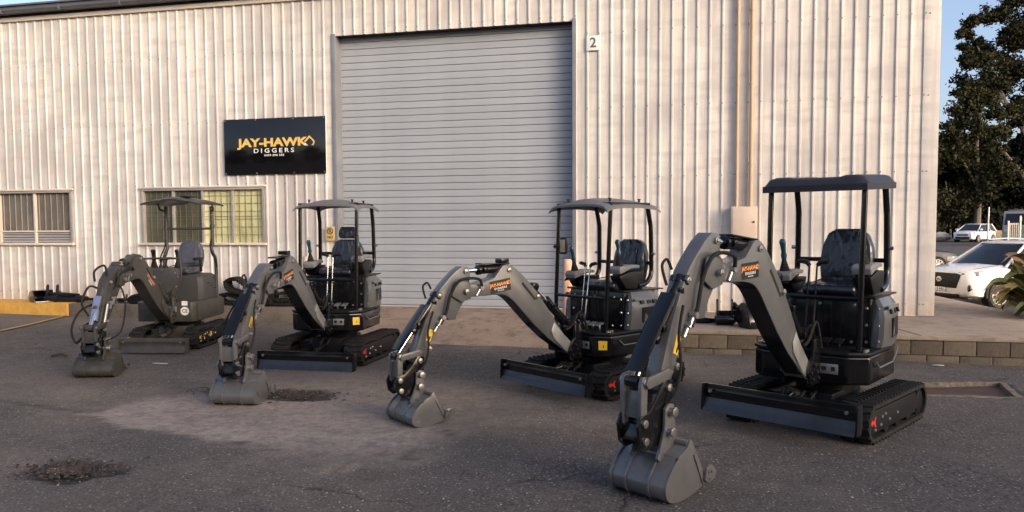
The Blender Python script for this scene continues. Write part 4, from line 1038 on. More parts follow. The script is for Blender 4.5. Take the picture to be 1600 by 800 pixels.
    if not old:
        H.append(([V(A.boom((1.085, 0.655)), 0.090), V(A.boom((1.14, 0.735)), 0.115), V(A.dip((1.33, 0.735)), 0.115), V(A.dip((1.42, 0.62)), 0.095), V(A.dip((1.47, 0.46)), 0.09), V(A.dip((1.53, 0.36)), 0.09)], 0.013))
        H.append(([V(A.dip((1.54, 0.66)), -0.04), V(A.dip((1.57, 0.715)), -0.05), V(A.dip((1.615, 0.68)), -0.05), V(A.dip((1.60, 0.58)), -0.03)], 0.009))
        H.append(([V(A.dip((1.60, 0.48)), 0.085), V(A.dip((1.66, 0.33)), 0.10), V(A.dip((1.67, 0.18)), 0.12), V(A.dip((1.70, 0.05)), 0.11), V(A.bk((0.03, -0.10)), 0.09)], 0.009))
        H.append(([V(A.dip((1.60, 0.50)), -0.085), V(A.dip((1.72, 0.28)), -0.14), V(A.dip((1.78, 0.08)), -0.14), V(A.bk((0.10, -0.08)), -0.09)], 0.009))
    else:
        H.append(([V(A.boom((1.00, 0.70)), 0.09), V(A.boom((1.10, 0.74)), 0.11), V(A.dip((1.35, 0.70)), 0.10), V(A.dip((1.45, 0.56)), 0.09)], 0.013))
        H.append(([V(A.dip((1.52, 0.68)), 0.02), V(A.dip((1.54, 0.80)), 0.0), V(A.dip((1.66, 0.74)), -0.05), V(A.dip((1.68, 0.62)), -0.04)], 0.012))
        H.append(([V(A.dip((1.55, 0.52)), 0.09), V(A.dip((1.52, 0.56)), 0.16), V(A.dip((1.54, 0.34)), 0.22), V(A.dip((1.66, 0.05)), 0.22), V(A.bk((0.06, -0.12)), 0.12)], 0.010))
        H.append(([V(A.dip((1.62, 0.40)), 0.03), V(A.dip((1.75, 0.30)), -0.16), V(A.dip((1.84, 0.10)), -0.22), V(A.dip((1.84, -0.06)), -0.18), V(A.bk((0.20, -0.06)), -0.09)], 0.012))
        H.append(([V(A.dip((1.55, 0.52)), -0.04), V(A.dip((1.62, 0.56)), -0.13), V(A.dip((1.73, 0.38)), -0.16), V(A.dip((1.80, 0.24)), -0.06)], 0.012))
    for pts, r_ in H:
        b = MB(M); b.tube(pts, r_, 8, 7); b.build('hose', M_RUBBER, di)
    b = MB(M)
    for p, y in (((1.50, 0.42), 0.095), ((1.09, 0.655), 0.09), ((1.53, 0.37), 0.08)):
        q = (A.dip(p) if p[0] > 1.26 else A.boom(p)); b.cyl(V(q, y - 0.03), V(q, y + 0.015), 0.020, n=8); b.cyl(V((q[0], q[1]), y - 0.01), V((q[0] + 0.05, q[1] - 0.07), y - 0.01), 0.012, n=8)
    b.build('fitting', M_BOLT, di, kind='stuff')

def canopy_grid(x0, x1, hw, z, f, n=22, m=18, th=0.02):
    """f(u,v) -> height; u along x, v across; returns closed shell rows."""
    def ring(s_, dz):
        return [[(x0 + (x1 - x0) * i / n, -hw + 2 * hw * j / m, z + f(2 * i / n - 1, 2 * j / m - 1) + dz) for j in range(m + 1)] for i in range(n + 1)]
    return ring(1, 0), ring(1, -th)
def build_canopy(root, M, x0, x1, hw, z, f, m, name='canopy', th=0.022):
    T, B = canopy_grid(x0, x1, hw, z, f, th=th)
    b = MB(M); b.grid(T); b.grid([r_[::-1] for r_ in B])
    edge = [T[0][j] for j in range(len(T[0]))] + [T[i][-1] for i in range(1, len(T))] + [T[-1][j] for j in range(len(T[0]) - 2, -1, -1)] + [T[i][0] for i in range(len(T) - 2, 0, -1)]
    edgeb = [(p[0], p[1], p[2] - th) for p in edge]
    b.grid([edge, edgeb], True)
    return b.build(name, m, root, fix=True, angle=50)

def make_seat(root, M, x, y, z, head, m=M_SEAT, wide=0.2, hb=0.42):
    b = MB(M)
    prof = [(x - 0.25, z), (x + 0.20, z), (x + 0.235, z + 0.03), (x + 0.225, z + 0.075), (x + 0.15, z + 0.10), (x - 0.02, z + 0.085), (x - 0.25, z + 0.10)]
    b.prism(prof, y - wide, y + wide); st = b.build('seat', m, root, bevel=0.025, seg=3)
    Mt = M @ Matrix.Translation((x - 0.24, y, z + 0.07)) @ Matrix.Rotation(R(-9), 4, 'Y')
    b = MB(Mt)
    o = [(-wide * 0.95, 0.0), (wide * 0.95, 0.0), (wide * 1.05, 0.16), (wide * 0.98, hb * 0.68), (wide * 0.78, hb * 0.92), (wide * 0.45, hb), (-wide * 0.45, hb), (-wide * 0.78, hb * 0.92), (-wide * 0.98, hb * 0.68), (-wide * 1.05, 0.16)]
    b.prism(o, -0.06, 0.045, 'x'); b.build('backrest', m, st, bevel=0.03, seg=3)
    b = MB(Mt); b.prism([(-wide * 0.55, 0.05), (wide * 0.55, 0.05), (wide * 0.6, hb * 0.75), (-wide * 0.6, hb * 0.75)], 0.046, 0.062, 'x'); b.build('back_pad', m, st, bevel=0.012, seg=3)
    if head:
        b = MB(Mt); b.prism([(-0.11, hb + 0.015), (0.11, hb + 0.015), (0.12, hb + 0.10), (0.09, hb + 0.16), (-0.09, hb + 0.16), (-0.12, hb + 0.10)], -0.05, 0.05, 'x'); b.build('headrest', m, st, bevel=0.025, seg=3)
    b = MB(M)
    b.tube([(x + 0.22, y - 0.17, z + 0.075), (x + 0.05, y - 0.12, z + 0.108), (x - 0.2, y - 0.15, z + 0.108)], 0.006, 6, 4); b.tube([(x + 0.22, y + 0.17, z + 0.075), (x + 0.05, y + 0.12, z + 0.108), (x - 0.2, y + 0.15, z + 0.108)], 0.006, 6, 4)
    b.build('seam', M_SATIN, st)

def joystick(parent, M, p, lean, m=M_JOY, s=1.0):
    d = Vector((lean[0], lean[1], 1)).normalized(); p = Vector(p)
    b = MB(M)
    for k in range(5): b.cyl(p + d * 0.022 * k * s, p + d * (0.022 * k + 0.020) * s, (0.045 - 0.006 * k) * s, (0.038 - 0.006 * k) * s, n=14)
    b.build('boot', M_RUBBER, parent)
    b = MB(M); q = p + d * 0.10 * s
    b.tube([q, q + d * 0.03 * s, q + d * 0.06 * s, q + d * 0.11 * s + Vector((0.008, 0, 0)), q + d * 0.15 * s + Vector((0.016, 0, 0)), q + d * 0.175 * s + Vector((0.014, 0, 0))], [0.020 * s, 0.026 * s, 0.020 * s, 0.023 * s, 0.029 * s, 0.016 * s], 12)
    b.build('joystick', m, parent)

def excavator(loc, yaw, sc, sw, boom_sw, db, sb, dd, sd, lift, st, label, foot=(0.579, 0.049, 0.47)):
    root = thing('mini_excavator', loc, R(yaw), label, 'excavator', 'mini excavators parked in a row before the shed', sc)
    M = Matrix.Rotation(R(sw), 4, 'Z')
    make_tracks(root, -0.66, 0.62, 0.285, 0.345, 0.565, 'red')
    make_undercarriage(root, 0.577, 0.868, 0.04 + lift, 0.245 + lift, M_BLACK, False, 0.345)
    # ---- house
    low = [(0.46, -0.34), (0.46, 0.30), (0.36, 0.43), (-0.25, 0.45), (-0.50, 0.33), (-0.58, 0.0), (-0.50, -0.33), (-0.25, -0.45), (0.38, -0.43)]
    b = MB(M); b.prism(low, 0.385, 0.600, 'z'); lo = b.build('house_base', M_BLACK, root, bevel=0.022, seg=3)
    b = MB(M); b.prism([(x * 1.012 if x > 0 else x, y * 1.015) for x, y in low], 0.603, 0.628, 'z'); fl = b.build('floor_plate', M_SATIN, root, bevel=0.008)
    b = MB(M)
    for q in range(12): b.box(0.14 + 0.024 * q, 0.152 + 0.024 * q, -0.28, 0.28, 0.6285, 0.632)
    b.build('tread_ribs', M_SATIN, fl, kind='stuff')
    b = MB(M); b.box(0.4605, 0.466, 0.10, 0.235, 0.46, 0.535); cw = b.build('connector_plate', M_STEELP, root, bevel=0.003)
    b = MB(M); b.box(0.4665, 0.468, 0.115, 0.15, 0.485, 0.515).box(0.4665, 0.468, 0.185, 0.215, 0.485, 0.515); b.build('socket', M_DARK, cw, kind='stuff')
    if st.get('ylabel', True):
        LMx = M @ Matrix(((-0.609, 0, 0.793, 0.41), (0.793, 0, 0.609, 0.365), (0, 1, 0, 0.505), (0, 0, 0, 1)))
        b = MB(); put_poly(b, [(-0.042, -0.045), (0.042, -0.045), (0.042, 0.045), (-0.042, 0.045)], LMx @ Matrix.Translation((0, 0, 0.003))); b.cur = 1
        put_poly(b, [(0.0, -0.02), (0.012, -0.02), (0.012, 0.01), (0.004, 0.0)], LMx @ Matrix.Translation((0, 0, 0.0045))); b.build('yellow_sticker', [M_YEL, M_STICK], lo, smooth=False)
    # seat box (black) and grey engine covers
    b = MB(M); b.prism([(0.10, -0.37), (0.10, 0.36), (-0.30, 0.40), (-0.52, 0.25), (-0.54, 0.0), (-0.52, -0.25), (-0.30, -0.40)], 0.629, 1.005, 'z'); bx_ = b.build('seat_box', M_BLACK, root, bevel=0.012)
    b = MB(M); b.box(0.095, 0.13, -0.39, 0.40, 1.006, 1.024).box(-0.5, 0.095, -0.38, 0.40, 1.006, 1.020); b.build('seat_deck', M_SATIN, root, bevel=0.006)
    for q in (-0.10, 0.07):
        b = MB(M); b.box(0.101, 0.108, q - 0.006, q + 0.006, 0.66, 0.98); b.build('panel_rib', M_BLACK, bx_, bevel=0.002)
    b = MB(M)
    for (y, z) in ((-0.30, 0.95), (-0.02, 0.95), (0.24, 0.95), (0.33, 0.93), (0.33, 0.80), (0.33, 0.67), (-0.32, 0.80), (0.22, 0.66)): b.bolt((0.1005, y, z), (1, 0, 0), 0.013, 0.008)
    b.build('bolt', M_BOLT, bx_, kind='stuff')
    for s in (-1, 1):
        V4 = lambda pts: pts
        b = MB(M)
        outer = [(0.10, 0.405), (0.09, 0.44), (-0.10, 0.465), (-0.34, 0.44), (-0.56, 0.30), (-0.60, 0.16)]; rows = []
        for z, k_, xo in ((0.632, 1.0, 0.0), (0.72, 1.03, 0.0), (0.86, 1.03, -0.015), (0.95, 0.99, -0.03), (1.005, 0.90, -0.06), (1.015, 0.80, -0.07)):
            rows.append([(x + xo * (1 if x > -0.3 else -0.6), s * y * k_, z) for x, y in outer])
        b.grid(rows); b.add([rows[q][0] for q in range(len(rows))] + [(0.05, s * 0.36, 1.005), (0.09, s * 0.36, 0.632)], [tuple(range(len(rows) + 2))])
        ec = b.build('engine_cover', M_GREY, root, fix=True, angle=28)
        for (xa, xb, za, zb) in ((-0.06, -0.30, 0.70, 0.85),):
            b = MB(M); b.hexa([(xb, s * 0.455, za), (xa, s * 0.478, za), (xa, s * 0.480, za), (xb, s * 0.462, za), (xb + 0.02, s * 0.455, zb), (xa, s * 0.474, zb), (xa, s * 0.486, zb), (xb + 0.02, s * 0.464, zb)]); b.build('vent_panel', M_SATIN, ec, fix=True)
        for q in range(3):
            x = -0.04 - 0.10 * q; b = MB(M); b.hexa([(x - 0.07, s * 0.44, 0.885), (x, s * 0.455, 0.885), (x, s * 0.480 - s * 0.02 * 0, 0.885), (x - 0.07, s * 0.472, 0.885), (x - 0.06, s * 0.44, 0.92), (x + 0.0, s * 0.45, 0.92), (x, s * 0.470, 0.92), (x - 0.06, s * 0.462, 0.92)]); b.build('vent_slot', M_SATIN if q else M_SATIN, ec, fix=True)
        b = MB(M); b.add([(0.06, s * 0.474, 0.955), (-0.34, s * 0.452, 0.945), (-0.34, s * 0.457, 0.918), (0.06, s * 0.478, 0.925)], [(0, 1, 2, 3)]); b.build('cover_stripe', M_GREYC, ec)
        b = MB(M)
        for z in (0.68, 0.80, 0.93): b.bolt((0.098, s * 0.415, z), (1, 0, 0), 0.012, 0.008)
        b.build('bolt', M_BOLT, ec, kind='stuff')
    # rear counterweight with trim line
    b = MB(M); b.prism([(-0.45, 0.40), (-0.60, 0.22), (-0.64, 0.0), (-0.60, -0.22), (-0.45, -0.40)], 0.42, 0.70, 'z'); b.build('counterweight', M_BLACK, root, bevel=0.02)
    b = MB(M); b.tube([(0.26, 0.447, 0.55), (0.20, 0.455, 0.50), (-0.16, 0.462, 0.50), (-0.26, 0.463, 0.56), (-0.32, 0.455, 0.60)], 0.006, 6); b.build('trim_line', M_GREYC, lo)
    # ---- seat, consoles, levers
    make_seat(root, M, -0.05, st.get('seat_y', 0.04), 1.02, st.get('head', False), hb=st.get('hb', 0.44))
    for s in (-1, 1):
        y0, y1 = sorted((s * 0.235, s * 0.375)); zb = 1.025 if s < 0 else 1.03; zt = 1.20 if s < 0 else 1.27
        b = MB(M); b.prism([(-0.22, zb + 0.08), (-0.10, zb), (0.06, zb), (0.15, zb + 0.10), (0.17, zt - 0.10), (0.0, zt - 0.06), (-0.22, zt - 0.06)], y0, y1); cs = b.build('console', M_SATIN, root, bevel=0.02)
        b = MB(M); b.prism([(-0.14, zt - 0.030), (0.0, zt - 0.035), (0.165, zt - 0.085), (0.180, zt - 0.03), (0.15, zt - 0.004), (-0.06, zt + 0.008), (-0.14, zt)], y0 - 0.004, y1 + 0.004); b.build('armrest', M_CONS, cs, bevel=0.015, seg=3)
        joystick(cs, M, (0.10, s * 0.305, zt), (0.12 if s < 0 else -0.05, s * -0.03 - 0.05, 1), s=0.95)
        if st.get('wrap') and s > 0:
            b = MB(M); b.tube([(0.175, 0.30, zt + 0.02), (0.195, 0.30, zt - 0.06), (0.19, 0.31, zt - 0.16)], 0.016, 8, 4); b.build('blue_cloth', M_JOY, cs)
    lm = M_CHROME if not st.get('dark_lever') else M_SATIN
    for s in (-1, 1):
        y = s * 0.030 + st.get('lev_y', -0.06)
        b = MB(M); b.cyl((0.235, y, 0.66), (0.15, y, 1.255), 0.0075, n=10); lv = b.build('travel_lever', lm, root)
        b = MB(M); b.tube([(0.15, y, 1.25), (0.145, y + s * 0.02, 1.275), (0.145, y + s * 0.075, 1.285), (0.15, y + s * 0.09, 1.28)], [0.016, 0.02, 0.018, 0.01], 8); b.build('knob', M_SATIN, lv)
    for y in (-0.16, -0.02, 0.08, 0.17):
        b = MB(M); b.hexa([(0.20, y - 0.035, 0.690), (0.29, y - 0.035, 0.665), (0.29, y + 0.035, 0.665), (0.20, y + 0.035, 0.690), (0.20, y - 0.035, 0.698), (0.29, y - 0.035, 0.673), (0.29, y + 0.035, 0.673), (0.20, y + 0.035, 0.698)]); b.cyl((0.24, y, 0.632), (0.24, y, 0.68), 0.012, n=8)
        b.build('pedal', M_STEELP if not st.get('dark_lever') else M_SATIN, root, bevel=0.003)
    # ---- canopy on four posts
    zc = 1.89
    for s in (-1, 1):
        b = MB(M); b.tube([(0.343, s * 0.345, 0.62), (0.335, s * 0.347, 0.95), (0.281, s * 0.352, zc)], 0.0215, 12); b.cyl((0.343, s * 0.345, 0.629), (0.343, s * 0.345, 0.642), 0.05, n=12); b.build('canopy_post', M_BLACK, root)
        b = MB(M); pts = [(-0.285, s * 0.350, zc), (-0.335, s * 0.350, 1.70), (-0.345, s * 0.352, 1.62), (-0.35, s * 0.356, 1.30), (-0.34, s * 0.36, 1.17), (-0.26, s * 0.365, 1.085), (-0.12, s * 0.37, 1.06)]
        b.tube(pts, 0.024, 12, 5); b.build('canopy_post', M_BLACK, root)
        b = MB(M)
        for (x, z) in ((0.376, 0.65), (0.31, 0.65), (0.343, 0.65)): b.cyl((x, s * 0.395, 0.63), (x, s * 0.395, 0.648), 0.013, n=6)
        b.cyl((-0.345, s * 0.372, 1.38), (-0.345, s * 0.405, 1.38), 0.016, n=8); b.build('post_bolt', M_BOLT, root, kind='stuff')
    b = MB(M); b.cyl((-0.35, -0.35, 1.28), (-0.35, 0.35, 1.28), 0.019, n=10); b.build('rear_rail', M_BLACK, root)
    b = MB(M); zr = st.get('rail', 0.955); b.cyl((0.334, -0.345, zr), (0.334, 0.345, zr), 0.0165, n=10); b.build('front_rail', M_BLACK, root)
    b = MB(M)
    for s in (-1, 1): b.box(-0.31, 0.30, s * 0.352 - 0.02, s * 0.352 + 0.02, zc - 0.012, zc + 0.012)
    b.box(0.26, 0.30, -0.36, 0.36, zc - 0.010, zc + 0.010).box(-0.31, -0.27, -0.36, 0.36, zc - 0.010, zc + 0.010); b.box(0.05, 0.12, -0.3, -0.1, zc - 0.03, zc - 0.012); b.build('canopy_frame', M_SATIN, root, bevel=0.004)
    if st['can'] == 'soft':
        def f(u, v):
            e = 0.028 * (1 - abs(v) ** 3) + 0.026 * (1 - u * u) - 0.022 * abs(u) ** 10 - 0.040 * abs(v) ** 12
            return e + (0.012 if abs(v) < 0.55 and abs(u) < 0.8 else 0) + 0.012 * math.cos(v * 5) * (1 - abs(u) ** 6)
        cn = build_canopy(root, M, -0.45, 0.39, 0.40, zc - 0.012, f, M_GREYC)
    else:
        def f(u, v):
            a = max(abs(u), abs(v)); e = 0.050 if a < 0.84 else 0.050 - 0.055 * max(0, (a - 0.84) / 0.16) ** 1.3
            e += 0.012 if (abs(v) > 0.52 and abs(v) < 0.9 and abs(u) < 0.93) else 0.0
            return e - 0.020 * u
        cn = build_canopy(root, M, -0.46, 0.37, 0.39, zc + 0.008, f, M_CANB, th=0.05)
    b = MB(M)
    for (x, y) in ((0.25, -0.25), (-0.25, -0.3), (0.2, 0.27), (-0.28, 0.25)): b.cyl((x, y, zc + 0.02), (x, y, zc + 0.050), 0.012, n=8); b.cyl((x, y, zc + 0.048), (x, y, zc + 0.056), 0.020, n=8)
    b.build('canopy_bolt', M_SATIN, cn, kind='stuff')
    if st.get('mirror'):
        b = MB(M); b.cyl((0.31, -0.345, 1.46), (0.33, -0.27, 1.46), 0.011, n=8); b.cyl((0.305, -0.40, 1.455), (0.31, -0.31, 1.455), 0.02, n=10); mr = b.build('mirror_arm', M_SATIN, root)
        b = MB(M @ Matrix.Translation((0.33, -0.245, 1.46)) @ Matrix.Rotation(R(20), 4, 'Z')); b.prism([(-0.035, -0.08), (0.035, -0.08), (0.045, 0), (0.03, 0.09), (-0.03, 0.09), (-0.045, 0)], -0.025, 0.025, 'x'); b.build('work_lamp', M_SATIN, mr, bevel=0.01)
        b = MB(M @ Matrix.Translation((0.33, -0.245, 1.46)) @ Matrix.Rotation(R(20), 4, 'Z')); b.box(0.0255, 0.029, -0.028, 0.028, -0.06, 0.07); b.build('lens', mat('amber_grey_lens', (0.25, 0.22, 0.16), 0.15), mr, bevel=0.002)
    # ---- arm
    Mb = M @ Matrix.Translation(Vector(foot)) @ Matrix.Rotation(R(boom_sw), 4, 'Z')
    A = Arm(Mb, R(db), sb, R(dd), sd, foot[2])
    make_arm(root, A, dict(grey=M_GREY, old=False, black=M_BLACK, lamp=st.get('lamp'), lab=st.get('lab', 1.0), bw=st.get('bw', 0.205)))
    return root

def gl(x, y): return (x, y, gz(x))
excavator(gl(1.198, 6.94), -122.0, 1.06, 4.9, -6.2, 4.9, 1.07, -1, 1.13, 0.103,
          dict(can='hard', dark_lever=True, rail=1.02, seat_y=0.06, ylabel=False, lamp=False, hb=0.45, lab=0.95, bw=0.19),
          'nearest grey and black digger, at right, with a dark ridged canopy', foot=(0.579, -0.020, 0.492))
excavator(gl(-0.803, 7.904), -125.2, 0.99, -0.4, -3.5, 0.0, 1.0, 0, 1.0, 0.071,
          dict(can='soft', lev_y=-0.07, mirror=True, seat_y=0.10, lamp=True),
          'grey and black digger before the roller door with a lamp on its canopy post', foot=(0.579, 0.025, 0.47))
excavator(gl(-4.207, 8.877), -89.6, 1.01, 4.9, -0.6, -4.3, 1.06, 7, 1.0, -0.037,
          dict(can='soft', head=True, wrap=True, lev_y=-0.03, rail=0.985, seat_y=0.02, hb=0.37, lamp=True),
          'grey and black digger with a headrest on its seat, in front of the yellow sign', foot=(0.579, -0.025, 0.478))

def old_excavator(loc, yaw):
    """The smaller all-grey machine at the far left: two-post canopy, stand-up front panel."""
    root = thing('mini_excavator', loc, R(yaw), 'small dark grey digger at far left with a two post canopy and looping hoses', 'excavator', 'mini excavators parked in a row before the shed')
    G = M_GREYD; M = Matrix.Translation((0, -0.05, 0))
    make_tracks(root, -0.66, 0.60, 0.27, 0.27, 0.45, 'yellow', 40)
    make_undercarriage(root, 0.435, 0.86, 0.015, 0.20, G, True, 0.27)
    b = MB(M); b.prism([(0.42, -0.37), (0.42, 0.35), (0.36, 0.40), (-0.50, 0.40), (-0.58, 0.25), (-0.58, -0.25), (-0.50, -0.40), (0.36, -0.40)], 0.355, 0.62, 'z'); lo = b.build('house_base', G, root, bevel=0.015)
    b = MB(M); b.box(0.4205, 0.426, 0.02, 0.16, 0.49, 0.56); cw = b.build('connector_plate', M_STEELP, root, bevel=0.003)
    b = MB(M); b.box(0.4265, 0.428, 0.04, 0.07, 0.51, 0.54).box(0.4265, 0.428, 0.11, 0.14, 0.51, 0.54); b.build('socket', M_DARK, cw, kind='stuff')
    XM = M @ Matrix(((0, 0, 1, 0.4225), (1, 0, 0, 0.27), (0, 1, 0, 0.50), (0, 0, 0, 1)))
    b = MB(); put_poly(b, [(0.058 * math.cos(2 * PI * q / 24), 0.058 * math.sin(2 * PI * q / 24)) for q in range(24)], XM); put_poly(b, [(-0.04, 0.075), (0.04, 0.075), (0.04, 0.135), (-0.04, 0.135)], XM); b.cur = 1
    put_text(b, 'CE', 0.065, XM @ Matrix.Translation((0, 0, 0.0015)), bold=0.001); b.build('approval_sticker', [M_WHITE, M_STICK], lo, smooth=False)
    # side skirt and rear tank
    b = MB(M); b.box(-0.52, 0.34, 0.401, 0.415, 0.37, 0.60); b.build('side_skirt', G, root, bevel=0.006)
    rows = []
    for z, k_ in ((0.622, 1.0), (0.72, 1.02), (0.85, 1.0), (0.93, 0.94), (0.965, 0.82), (0.97, 0.5)):
        rows.append([(-0.18 + (x + 0.18) * k_, y * k_, z) for x, y in [(0.12, -0.33), (0.12, 0.32), (0.05, 0.37), (-0.42, 0.37), (-0.54, 0.25), (-0.56, 0.0), (-0.54, -0.25), (-0.42, -0.37), (0.05, -0.37)]])
    b = MB(M); b.grid(rows, True); b.add(rows[-1], [tuple(range(9))]); hd = b.build('engine_hood', M_HOOD, root, fix=True, angle=32)
    b = MB(M)
    for (x, z) in ((-0.2, 0.80), (-0.3, 0.76), (-0.1, 0.84)): b.box(x - 0.04, x + 0.04, 0.366, 0.378, z - 0.006, z + 0.006)
    b.build('vent_slot', M_DARK, hd, kind='stuff')
    # front control panel
    b = MB(M); pr = [(-0.17, 0.615), (0.10, 0.615), (0.13, 0.70), (0.185, 0.80), (0.22, 1.03), (0.19, 1.075), (-0.27, 1.085), (-0.295, 1.04), (-0.23, 0.80)]
    b.prism(pr, 0.40, 0.415, 'x'); b.box(0.20, 0.40, -0.27, 0.18, 1.055, 1.075); fp = b.build('front_panel', G, root, bevel=0.006)
    b = MB(M)
    for (y, z) in ((0.15, 1.01), (0.19, 0.96), (0.16, 0.83), (0.10, 0.74), (0.08, 0.66), (-0.24, 1.02), (-0.20, 0.85), (-0.03, 1.05)): b.bolt((0.4155, y, z), (1, 0, 0), 0.013, 0.008)
    b.build('bolt', M_BOLT, fp, kind='stuff')
    b = MB(M); b.tube([(0.40, -0.335, 1.05), (0.40, -0.335, 1.15), (0.40, -0.30, 1.20), (0.40, 0.16, 1.205), (0.40, 0.215, 1.17), (0.40, 0.22, 0.95), (0.40, 0.16, 0.80), (0.38, 0.13, 0.66)], 0.014, 10, 5); b.build('grab_rail', G, root)
    make_seat(root, M, -0.12, 0.0, 0.975, False, mat('vinyl_grey_blue_seat', (0.06, 0.06, 0.075), 0.3, var=0.3, vscale=6, bump=0.4, bscale=8, coat=0.4), 0.175, 0.38)
    b = MB(M); b.box(-0.20, 0.02, 0.215, 0.26, 1.16, 1.20).cyl((-0.19, 0.235, 1.0), (-0.17, 0.235, 1.17), 0.02); b.build('armrest', M_SATIN, root, bevel=0.01)
    for (y, x) in ((-0.24, 0.22), (-0.20, 0.26), (0.10, 0.24)):
        cs = MB(M).box(x - 0.03, x + 0.03, y - 0.03, y + 0.03, 1.0755, 1.09).build('lever_base', M_SATIN, root); joystick(cs, M, (x, y, 1.09), (0, 0, 1), M_SATIN, 0.85)
    for y in (-0.11, -0.04):
        b = MB(M); b.tube([(0.28, y, 1.07), (0.27, y, 1.14), (0.24, y, 1.19)], 0.012, 8); b.box(0.20, 0.28, y - 0.045, y + 0.045, 1.185, 1.215); b.cyl((0.28, y, 1.075), (0.277, y, 1.12), 0.03, 0.015); b.build('travel_lever', M_SATIN, root, bevel=0.005)
    # canopy
    for s in (-1, 1):
        b = MB(M); b.tube([(-0.36, s * 0.335, 1.92), (-0.36, s * 0.335, 1.40), (-0.355, s * 0.32, 1.34), (-0.34, s * 0.345, 1.24), (-0.36, s * 0.375, 1.12), (-0.365, s * 0.375, 0.48)], 0.024, 12, 4); b.build('canopy_post', G, root)
        b = MB(M); b.tube([(-0.36, s * 0.335, 1.86), (-0.30, s * 0.385, 1.87), (-0.25, s * 0.385, 1.95)], 0.014, 8, 3); b.build('post_bracket', G, root)
        b = MB(M); b.cyl((-0.36, s * 0.335, 1.62), (-0.36, s * 0.335, 1.66), 0.034, n=12); b.build('post_collar', G, root)
        b = MB(M); b.tube([(-0.32, s * 0.335, 1.45), (-0.29, s * 0.33, 1.34), (-0.29, s * 0.40, 1.18), (-0.33, s * 0.40, 1.05)], 0.010, 8, 4); b.build('wire_loom', M_RUBBER, root)
        b = MB(M)
        for z in (1.88, 1.80, 0.56, 0.50): b.bolt((-0.335, s * 0.34 if z > 1 else s * 0.375, z), (1, 0, 0), 0.012, 0.01)
        b.build('post_bolt', M_BOLT, root, kind='stuff')
    b = MB(M); b.cyl((-0.36, -0.335, 1.60), (-0.36, 0.335, 1.60), 0.015, n=10); b.build('cross_rail', G, root)
    def f(u, v): return 0.075 * (1 - abs(v) ** 2.6) * (1 - 0.35 * abs(u) ** 4) + 0.012 * (abs(v) < 0.3) - 0.012 * abs(u) ** 6
    cn = build_canopy(root, M, -0.62, 0.22, 0.40, 1.955, f, M_CANB)
    MB(M).box(-0.15, 0.02, 0.06, 0.20, 2.035, 2.055).build('roof_lamp', M_SATIN, cn, bevel=0.006)
    ft = (0.50, -0.02, 0.455)
    Mb = Matrix.Translation(ft) @ Matrix.Rotation(R(-74.2 - yaw), 4, 'Z')
    A = Arm(Mb, R(-4.1), 1.06, R(2), 0.96, ft[2])
    make_arm(root, A, dict(grey=G, old=True, black=M_BLACK, bw=0.20))
old_excavator((-6.80, 9.42, gz(-6.8)), -79.5)

# ------------------------------------------------------------------ spare attachments on the slab and kerb
def loose_bucket(loc, eul, s, hw, label, group=None, hinge=True):
    t = thing('digger_bucket', loc, 0, label, 'bucket', group, s); t.rotation_euler = [R(a) for a in eul]
    sh = [(-0.10, 0.30)] + spl2([(-0.02, 0.315), (0.15, 0.28), (0.26, 0.20), (0.29, 0.10), (0.22, 0.025), (0.06, 0.0), (-0.20, 0.03)], 4)
    ctr = Vector((0.05, 0.15)); inn = [tuple(ctr + (Vector(p) - ctr) * 0.94) for p in sh]
    b = MB(); b.prism(sh + inn[::-1], -hw, hw); b.build('shell', M_BLACK, t, bevel=0.003, angle=25)
    for q in (-1, 1):
        b = MB(); b.prism(sh, q * hw, q * (hw + 0.012)); b.build('side_plate', M_BLACK, t, bevel=0.004)
        b = MB(); b.prism([(-0.13, 0.22), (-0.22, 0.20), (-0.27, 0.12), (-0.17, 0.09)], q * (hw + 0.013), q * (hw + 0.03)); b.build('side_cutter', M_BLACK, t, bevel=0.004)
    b = MB(); b.box(-0.26, -0.16, -hw, hw, 0.012, 0.034); b.build('cutting_edge', M_STEELP, t, bevel=0.004)
    if hinge:
        for q in (-0.08, 0.08):
            b = MB(); b.prism([(-0.06, 0.31), (0.10, 0.29), (0.12, 0.36), (0.06, 0.40), (0.0, 0.38), (-0.04, 0.42), (-0.08, 0.38)], q - 0.01, q + 0.01); b.build('hinge_ear', M_BLACK, t, bevel=0.004)
        b = MB(); b.cyl((0.07, -0.1, 0.36), (0.07, 0.1, 0.36), 0.022, n=10).cyl((-0.045, -0.1, 0.38), (-0.045, 0.1, 0.38), 0.022, n=10); b.build('pin', M_BOLT, t)
    return t
def loose_hitch(loc, eul, s, label):
    t = thing('bucket_hitch', loc, 0, label, 'hitch', None, s); t.rotation_euler = [R(a) for a in eul]
    b = MB(); b.box(-0.11, 0.11, -0.02, 0.02, 0.0, 0.20); b.build('web_plate', M_BLACK, t, bevel=0.006)
    for q in (-0.1, 0.1):
        b = MB(); b.prism([(-0.10, 0.0), (0.12, 0.0), (0.10, 0.16), (0.02, 0.24), (0.03, 0.33), (0.0, 0.36), (-0.04, 0.33), (-0.06, 0.20)], q - 0.014, q + 0.014); b.M = Matrix.Rotation(PI / 2, 4, 'Z')
        b.v = [Matrix.Rotation(PI / 2, 4, 'Z') @ p for p in b.v]; b.build('ear', M_BLACK, t, bevel=0.005)
    b = MB(); b.cyl((-0.14, -0.06, 0.08), (0.14, -0.06, 0.08), 0.055, n=16); b.build('drum', M_BLACK, t, bevel=0.006)
    b = MB(); b.cyl((0.14, -0.06, 0.08), (0.165, -0.06, 0.08), 0.035, n=10); b.build('end_cap', M_SATIN, t, bevel=0.004)
    return t
loose_bucket((0.86, 10.72, SLAB + 0.05), (0, 38, -62), 0.95, 0.16, 'black bucket tipped on its edge on the slab beyond the nearest digger arm')
